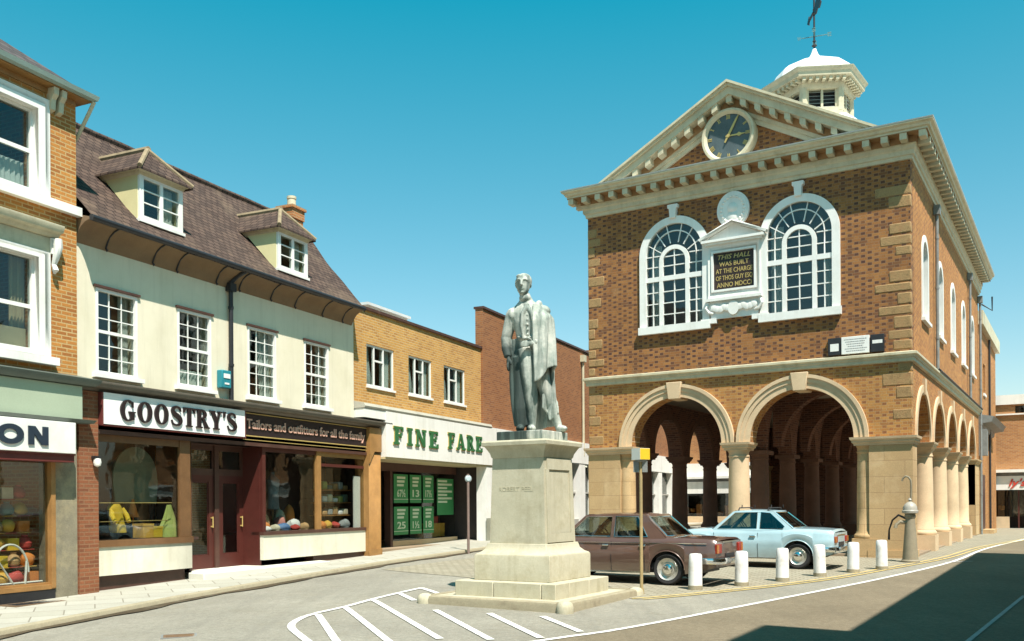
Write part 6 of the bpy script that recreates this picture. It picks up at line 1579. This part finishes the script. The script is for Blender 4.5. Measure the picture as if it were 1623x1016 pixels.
q = MB(); q.tube([(p[0], .08, p[1]) for p in arc(-1.72, .3, .36, 0, 180, 18, .5)], .02, 6); q.tube([(-2.3, .05, .1), (-1.95, .05, .5), (-1.68, .05, .1)], .02, 6); q.tube([(-1.45, .05, .1), (-1.42, .05, .5)], .02, 6); q.build('trim', M['white'], t)
q = MB(); q.tube([(-2.9, .06, .12), (-1.1, .06, .12)], .02, 6); q.build('rail', M['white'], t)
# boxes in the supermarket
carton(15.3, 16.3, .32, .78, GY + .25, GY + .6, 'gold', 'yellow carton low in the supermarket window under the striped poster')
carton(14.3, 14.8, .32, .5, GY + .2, GY + .5, 'tan', 'small tan carton left of the yellow one in the supermarket window')
carton(15.4, 15.9, .79, 1.02, GY + .3, GY + .6, 'red', 'dark red box standing on the yellow carton')

# ------------------------------------------------------------------ CARS (nose +x, rear axle at the origin)
def interp(tab, x):
    if x <= tab[0][0]: return tab[0][1]
    for (a, va), (b, vb) in zip(tab, tab[1:]):
        if x <= b:
            t = (x - a) / (b - a); return va + (vb - va) * t
    return tab[-1][1]
def carpaint(name, col, metal=.0, rough=.3):
    m, nt, out = _nt(name)
    tc = N(nt, 'ShaderNodeTexCoord').outputs['Object']
    f = ramp(nt, noise(nt, tc, 2.5, 5), .3, .7); c = mixc(nt, f, tuple(v * .9 for v in col), tuple(v * 1.08 for v in col))
    sp = N(nt, 'ShaderNodeSeparateXYZ'); L(nt, tc, sp.inputs[0])
    dirt = mathn(nt, 'MULTIPLY', ramp(nt, mathn(nt, 'ADD', sp.outputs[2], mathn(nt, 'MULTIPLY', noise(nt, tc, 6., 4), -.2)), .38, .12), .45)
    c = mixc(nt, dirt, c, (.22, .18, .12))
    bsdf(nt, out, c, rough, metal, .5, coat=1.); return m
M['chrome'] = pm('chrome', (.72, .72, .70), .05, 4., .12, metal=1.)
M['tyre'] = pm('tyre_rubber', (.025, .024, .024), .25, 8., .85)
M['rim'] = pm('silver_wheel', (.52, .50, .44), .1, 6., .35, metal=.6)
M['glass_car'] = glassm('car_glass', (.62, .68, .66), .95, .06)
M['redlamp'] = pm('red_lamp', (.28, .018, .01), .1, 6., .2); M['amber'] = pm('amber_lamp', (.4, .13, .015), .1, 6., .2)
M['seat'] = pm('black_vinyl', (.03, .027, .026), .2, 4., .6)

def make_car(name, label, loc, rz, cfg, paint):
    C = thing(name, label, 'car', loc, rz)
    wb, ro, fo, hw = cfg['wb'], cfg['ro'], cfg['fo'], cfg['hw']
    belt, roof = cfg['belt'], cfg['roof']; ar = cfg['ar']
    xs = sorted(set([round(-ro + (wb + ro + fo) * i / 74, 4) for i in range(75)] + [round(c + ar * cos(pi * k / 14), 4) for c in (0, wb) for k in range(15)]))
    def topz(x): return interp(cfg['top'], x)
    def wid(x): return interp(cfg['plan'], x)
    def bot(x):
        z = interp(cfg['bot'], x)
        for c in (0, wb):
            d = abs(x - c)
            if d < ar: z = max(z, .30 + sqrt(max(0, ar * ar - d * d)) - .0 if d < ar else z)
        return z
    cab0, cab1 = cfg['rw_base'], cfg['ws_base']
    q = MB()
    for s in (1, -1):
        rows = []
        for x in xs:
            w_ = wid(x); zt = topz(x); zb = min(bot(x), zt - .06)
            pts = []
            lo = interp(cfg['bot'], x)
            for k, (f, ww) in enumerate(((0, .955), (.25, .985), (.5, 1.), (.66, 1.003), (.7, .99), (.88, .975), (1., .945))):
                z = zb + (zt - .05 - zb) * f
                # keep the crease at constant height
                pts.append((x, s * w_ * ww, z))
            pts.append((x, s * w_ * .90, zt - .012))
            rows.append(pts)
        q.grid(rows)
    def deck(xa, xb):
        rows = []
        for x in [v for v in xs if xa - 1e-4 <= v <= xb + 1e-4]:
            w_ = wid(x) * .90; zt = topz(x)
            rows.append([(x, w_ * t, zt - .012 + (.022 if abs(t) < .95 else 0) * (1 - t * t) ** .5 * 1.0 + .012 * (1 - abs(t))) for t in (-1, -.8, -.55, -.2, 0, .2, .55, .8, 1)])
        q.grid(rows)
    deck(-ro, cab0); deck(cab1, wb + fo)
    for x, sg in ((-ro, -1), (wb + fo, 1)):
        w_ = wid(x); zt = topz(x); zb = bot(x)
        q.grid([[(x + sg * .012 * (1 - abs(t)), w_ * (.955 + (1 - .955) * min(1, f * 2) - .055 * max(0, f - .7) / .3) * t, zb + (zt - .012 - zb) * f) for t in (-1, -.7, -.3, 0, .3, .7, 1)] for f in (0, .3, .6, .8, 1)])
    body = q.build('body', paint, C, ang=28)
    # dark underside, wheel wells, cabin floor
    q = MB(); q.box(-ro + .4, wb + fo - .3, -hw + .22, hw - .22, .22, .34)
    for c in (0, wb):
        for s in (1, -1):
            q.lathe([(ar - .005, 0), (ar - .005, .28)], 20, (c, s * (hw - .06) - (.28 if s > 0 else 0), .30), 'y', cap=False, a0=0, a1=pi); q.box(c - ar, c + ar, s * (hw - .36), s * (hw - .33), .15, .30 + ar)
    q.build('underbody', M['black'], C)
    # greenhouse sides
    kx = cfg['tumble']
    def side(p, s, inn=0.): return (p[0], s * (wid(p[0]) * .925 - .0 - (p[1] - belt) * kx - inn), p[1])
    for s in (1, -1):
        q = MB()
        b = MB(); b.prism(cfg['side'], 0, .035, 'y', cfg['wins'])
        vs = [side((x, z), s, y) for x, y, z in b.v]; q.add(vs, b.f); q.build('door_frame', paint, C, ang=20)
        q = MB()
        for w_ in cfg['wins']:
            b = MB(); b.prism(w_, .016, .02, 'y'); q.add([side((x, z), s, y) for x, y, z in b.v], b.f)
        q.build('side_window', M['glass_car'], C)
        q = MB()
        for w_ in cfg['wins']:
            loop = [side(p, s, -.004) for p in w_]; q.tube(loop + [loop[0]], .008, 6)
        q.build('window_trim', M['chrome'], C)
    # roof, windscreen, rear window
    def yw(x, z): return wid(x) * .925 - (z - belt) * kx
    q = MB(); rows = []
    for x, z in cfg['roofline']:
        w_ = yw(min(max(x, cfg['rw_top']), cfg['ws_top']), z - .03)
        rows.append([(x, w_ * t, z - .035 * abs(t) ** 3) for t in (-1, -.93, -.8, -.5, 0, .5, .8, .93, 1)])
    q.grid(rows); q.grid([[(x, y, z - .03) for x, y, z in r] for r in rows]); q.build('roof', paint, C, ang=40)
    def screen(xb, zb, xt, zt, nm):
        wbt, wtp = yw(xb, zb) - .05, yw(xt, zt) - .05; sg = 1 if xb > xt else -1
        def P(u, v): # u -1..1, v 0..1
            return (xb + (xt - xb) * v + sg * .05 * (1 - u * u), u * (wbt + (wtp - wbt) * v), zb + (zt - zb) * v)
        qq = MB(); qq.grid([[P(-.93 + 1.86 * i / 12, .06 + .86 * j / 6) for i in range(13)] for j in range(7)]); qq.build(nm, M['glass_car'], C)
        qq = MB()
        edge = [P(-.93 + 1.86 * i / 12, .06) for i in range(13)] + [P(.93, .06 + .86 * j / 6) for j in range(7)] + [P(.93 - 1.86 * i / 12, .92) for i in range(13)] + [P(-.93, .92 - .86 * j / 6) for j in range(7)]
        qq.tube(edge + [edge[0]], .012, 6); qq.build('screen_trim', M['chrome'], C)
        qq = MB()
        for u0, u1 in ((-1.06, -.93), (.93, 1.06)): qq.grid([[P(u0 + (u1 - u0) * i / 2, j / 6) for i in range(3)] for j in range(7)])
        for v0, v1 in ((-.04, .06), (.92, 1.03)): qq.grid([[P(-1.04 + 2.08 * i / 12, v0 + (v1 - v0) * j) for i in range(13)] for j in range(2)])
        qq.build('screen_surround', paint, C, ang=60)
    screen(cab0, topz(cab0) - .01, cfg['rw_top'], roof - .045, 'rear_window'); screen(cab1, topz(cab1) - .01, cfg['ws_top'], roof - .045, 'windscreen')
    # cabin
    q = MB()
    q.box(cab0 + .1, cab1 - .2, -hw + .12, hw - .12, .3, .42); q.box(cab1 - .35, cab1 - .05, -hw + .12, hw - .12, .42, belt - .03); q.box(cab0 - .0, cab0 + .25, -hw + .14, hw - .14, .42, belt - .04)
    q.build('cabin', M['seat'], C)
    for (x, y, w_) in ((cab0 + .38, 0, 1.16), (cfg['seat'], .36, .5), (cfg['seat'], -.36, .5)):
        q = MB(); q.box(x, x + .5, y - w_ / 2, y + w_ / 2, .42, .62); q.prism([(x - .12, 1.02), (x - .02, 1.02), (x + .14, .58), (x, .56)], y - w_ / 2, y + w_ / 2, 'y'); q.build('seat', M['seat'], C, bevel=.03)
    q = MB(); rw = Matrix.Translation((cab1 - .42, -.36, .95)) @ Matrix.Rotation(radians(-60), 4, 'Y')
    q.xf(rw); ring = [(.19 * cos(2 * pi * i / 24), .19 * sin(2 * pi * i / 24), 0) for i in range(25)]; q.tube(ring, .013, 6); q.tube([(-.19, 0, 0), (.19, 0, 0)], .012, 6); q.xf(None); q.build('steering_wheel', M['black'], C)
    # wheels
    wr = cfg['wr']
    for c in (0, wb):
        for s in (1, -1):
            yc = s * (hw - .13)
            W_ = MB(); W_.lathe([(wr - .09, -.075), (wr - .03, -.085), (wr - .005, -.06), (wr, -.03), (wr, .03), (wr - .005, .06), (wr - .03, .085), (wr - .09, .075)], 30, (c, yc, wr), 'y', cap=False); wh = W_.build('wheel', M['tyre'], C)
            W_ = MB(); W_.lathe([(wr - .088, s * .078), (wr - .1, s * .07), (wr - .115, s * .055), (.14, s * .04), (.12, s * .055), (0, s * .06)], 26, (c, yc, wr), 'y', cap=False); W_.lathe([(wr - .09, -s * .05), (0, -s * .04)], 20, (c, yc, wr), 'y', cap=False)
            for k in range(8):
                a = 2 * pi * k / 8; W_.lathe([(0, s * .052), (.017, s * .052), (.017, s * .045)], 8, (c + .165 * cos(a), yc, wr + .165 * sin(a)), 'y', cap=False)
            W_.build('rim', M['rim'], wh)
            W_ = MB(); W_.lathe([(.1, s * .058), (.098, s * .075), (.075, s * .095), (.04, s * .103), (0, s * .105)], 20, (c, yc, wr), 'y', cap=False); W_.build('hub_cap', M['chrome'], wh)
    # bumpers
    for x, sg in ((-ro, -1), (wb + fo, 1)):
        q = MB(); zb = cfg['bz']; w_ = wid(x)
        pth = [(x - sg * .28, w_ * 1.04), (x + sg * .01, w_ * 1.03), (x + sg * .075, w_ * .93), (x + sg * .095, w_ * .5), (x + sg * .1, 0), (x + sg * .095, -w_ * .5), (x + sg * .075, -w_ * .93), (x + sg * .01, -w_ * 1.03), (x - sg * .28, -w_ * 1.04)]
        if sg > 0: pth = pth
        else: pth = pth[::-1]
        q.sweep([(-.01, zb - .06), (.02, zb - .055), (.035, zb), (.02, zb + .055), (-.01, zb + .06)], pth[::-1] if sg > 0 else pth[::-1]); q.build('bumper', M['chrome'], C, ang=50)
    # rear panel: lamps, number plate; nose: lamps and grille
    for s in (1, -1):
        y0, y1, z0, z1 = cfg['tail']
        q = MB(); q.box(-ro - .03, -ro + .02, s * y0, s * y1, z0, z1); lampo = q.build('tail_lamp', M['redlamp'], C, bevel=.01)
        q = MB(); ym = y1 + (y0 - y1) * .35; q.box(-ro - .034, -ro + .0, s * ym, s * y1, z0 + .01, z1 - .01); q.build('indicator', M['amber'], lampo)
        q = MB(); q.lathe([(.0, .03), (.06, .028), (.085, .015), (.09, -.02)], 20, (wb + fo, s * .55, .68), 'x', cap=False); q.build('headlamp', M['chrome'], C)
    q = MB(); q.box(-ro - .022, -ro, -.26, .26, .5, .61); q.build('number_plate', M['black'], C)
    q = MB(); q.box(-ro - .02, -ro, -.42, .42, cfg['tail'][3] + .02, cfg['tail'][3] + .045); q.build('boot_trim', M['chrome'], C)
    q = MB(); q.box(wb + fo, wb + fo + .02, -.62, .62, .58, .76); q.build('grille', M['black'], C)
    # shut lines, handles, sill moulding
    for s in (1, -1):
        q = MB()
        for x in cfg['shuts']:
            pts = [(x, s * (wid(x) * (.96 + .045 * min(1, f * 2) if f < .66 else .982 - .03 * (f - .66)) + .0025), .24 + (belt - .06 - .24) * f) for f in (0, .25, .5, .66, .72, .9, 1)]
            q.tube(pts, .005, 4)
        q.build('shut_line', M['black'], C)
        for x in cfg['handles']:
            q = MB(); q.box(x - .07, x + .07, s * (wid(x) * .975), s * (wid(x) * .975 + .045), belt - .16, belt - .125); q.build('door_handle', M['chrome'], C, bevel=.01)
        q = MB(); q.box(.42, wb - .42, s * wid(1.) * .965, s * (wid(1.) * .965 + .012), .215, .245); q.build('sill_moulding', M['chrome'], C)
        if cfg.get('waist'):
            q = MB(); q.tube([(x, s * (wid(x) * .985 + .004), belt - .09) for x in [-.8 + .2 * i for i in range(int((wb + 1.4) / .2))]], .008, 5); q.build('waist_trim', M['chrome'], C)
        q = MB()
        for c in (0, wb):
            q.tube([(c + (ar + .004) * cos(radians(a)), s * (wid(c + ar * cos(radians(a))) * .985 + .004), .30 + (ar + .004) * sin(radians(a))) for a in range(0, 181, 9)], .012, 6)
        q.build('arch_lip', paint, C, ang=60)
    return C

cort = dict(wb=2.49, ro=.97, fo=.80, hw=.825, belt=.90, roof=1.40, ar=.36, wr=.305, tumble=.28, bz=.48,
    top=[(-.97, .86), (-.93, .895), (-.5, .915), (0.02, .93), (.3, .92), (2.3, .92), (2.32, .93), (2.9, .89), (3.2, .845), (3.29, .80)],
    plan=[(-.97, .765), (-.85, .80), (-.3, .825), (.5, .83), (2., .83), (2.8, .82), (3.15, .79), (3.29, .75)],
    bot=[(-.97, .36), (-.6, .26), (-.36, .22), (2.9, .22), (3.29, .34)],
    rw_base=.02, rw_top=.50, ws_base=2.32, ws_top=1.80,
    side=[(.0, .875), (2.36, .875), (2.3, .92), (1.83, 1.345), (1.7, 1.365), (.75, 1.365), (.5, 1.345), (.06, .93)],
    wins=[[(1.22, .93), (2.18, .93), (1.78, 1.315), (1.22, 1.325)], [(.42, .93), (1.14, .93), (1.14, 1.325), (.66, 1.32)]],
    roofline=[(.46, 1.345), (.52, 1.365), (.7, 1.39), (1.1, 1.405), (1.5, 1.40), (1.74, 1.375), (1.82, 1.35)],
    seat=1.25, tail=(.5, .77, .62, .80), shuts=(2.2, 1.18, .46), handles=(1.3, .5), waist=True)
esc = dict(wb=2.40, ro=.80, fo=.78, hw=.785, belt=.88, roof=1.37, ar=.35, wr=.29, tumble=.30, bz=.45,
    top=[(-.80, .84), (-.76, .885), (-.4, .915), (.1, .93), (.3, .91), (2.0, .9), (2.02, .925), (2.6, .89), (3.0, .84), (3.18, .78)],
    plan=[(-.80, .70), (-.68, .745), (-.2, .785), (.3, .79), (.9, .77), (1.8, .78), (2.5, .78), (2.95, .755), (3.18, .70)],
    bot=[(-.80, .36), (-.5, .27), (-.36, .22), (2.8, .22), (3.18, .34)],
    rw_base=.10, rw_top=.60, ws_base=2.02, ws_top=1.52,
    side=[(.06, .86), (2.06, .86), (2.0, .91), (1.55, 1.315), (1.42, 1.335), (.85, 1.335), (.6, 1.315), (.14, .93)],
    wins=[[(.96, .91), (1.9, .91), (1.5, 1.285), (.96, 1.295)], [(.3, .97), (.34, .91), (.88, .91), (.88, 1.295), (.66, 1.28)]],
    roofline=[(.56, 1.315), (.62, 1.335), (.8, 1.36), (1.1, 1.372), (1.3, 1.365), (1.46, 1.345), (1.55, 1.32)],
    seat=1.1, tail=(.42, .66, .60, .74), shuts=(1.98, .92), handles=(1.04,))
brown = carpaint('brown_car_paint', (.115, .064, .048), .1, .3)
blue = carpaint('pale_blue_car_paint', (.36, .50, .54), .0, .35)
hd_ = atan2(E2[1], E2[0])
cx_, cy_ = 2.99 + E1[0] * .80, 17.99 + E1[1] * .80
make_car('parked_car', 'dark brown four door saloon parked beside the statue, boot towards the bollards', (cx_, cy_, road(cx_, cy_) + .008), hd_, cort, brown)
cx_, cy_ = 6.53 + E1[0] * .76, 21.3 + E1[1] * .76
make_car('parked_car', 'pale blue two door saloon with a roof rack parked in front of the arcade', (cx_, cy_, road(cx_, cy_) + .008), hd_, esc, blue)
RK = thing('roof_rack', 'thin roof rack of two bars on the pale blue car', 'roof rack', (cx_, cy_, road(cx_, cy_) + .008), hd_)
for x in (.72, 1.42):
    q = MB(); q.tube([(x, -.52, 1.40), (x, .52, 1.40)], .014, 8); q.build('bar', M['black'], RK)
    for s in (1, -1):
        q = MB(); q.tube([(x, s * .5, 1.40), (x, s * .56, 1.37), (x, s * .575, 1.31)], .014, 8); q.tube([(x - .06, s * .52, 1.40), (x - .06, s * .5, 1.47)], .012, 6); q.build('foot', M['black'], RK)
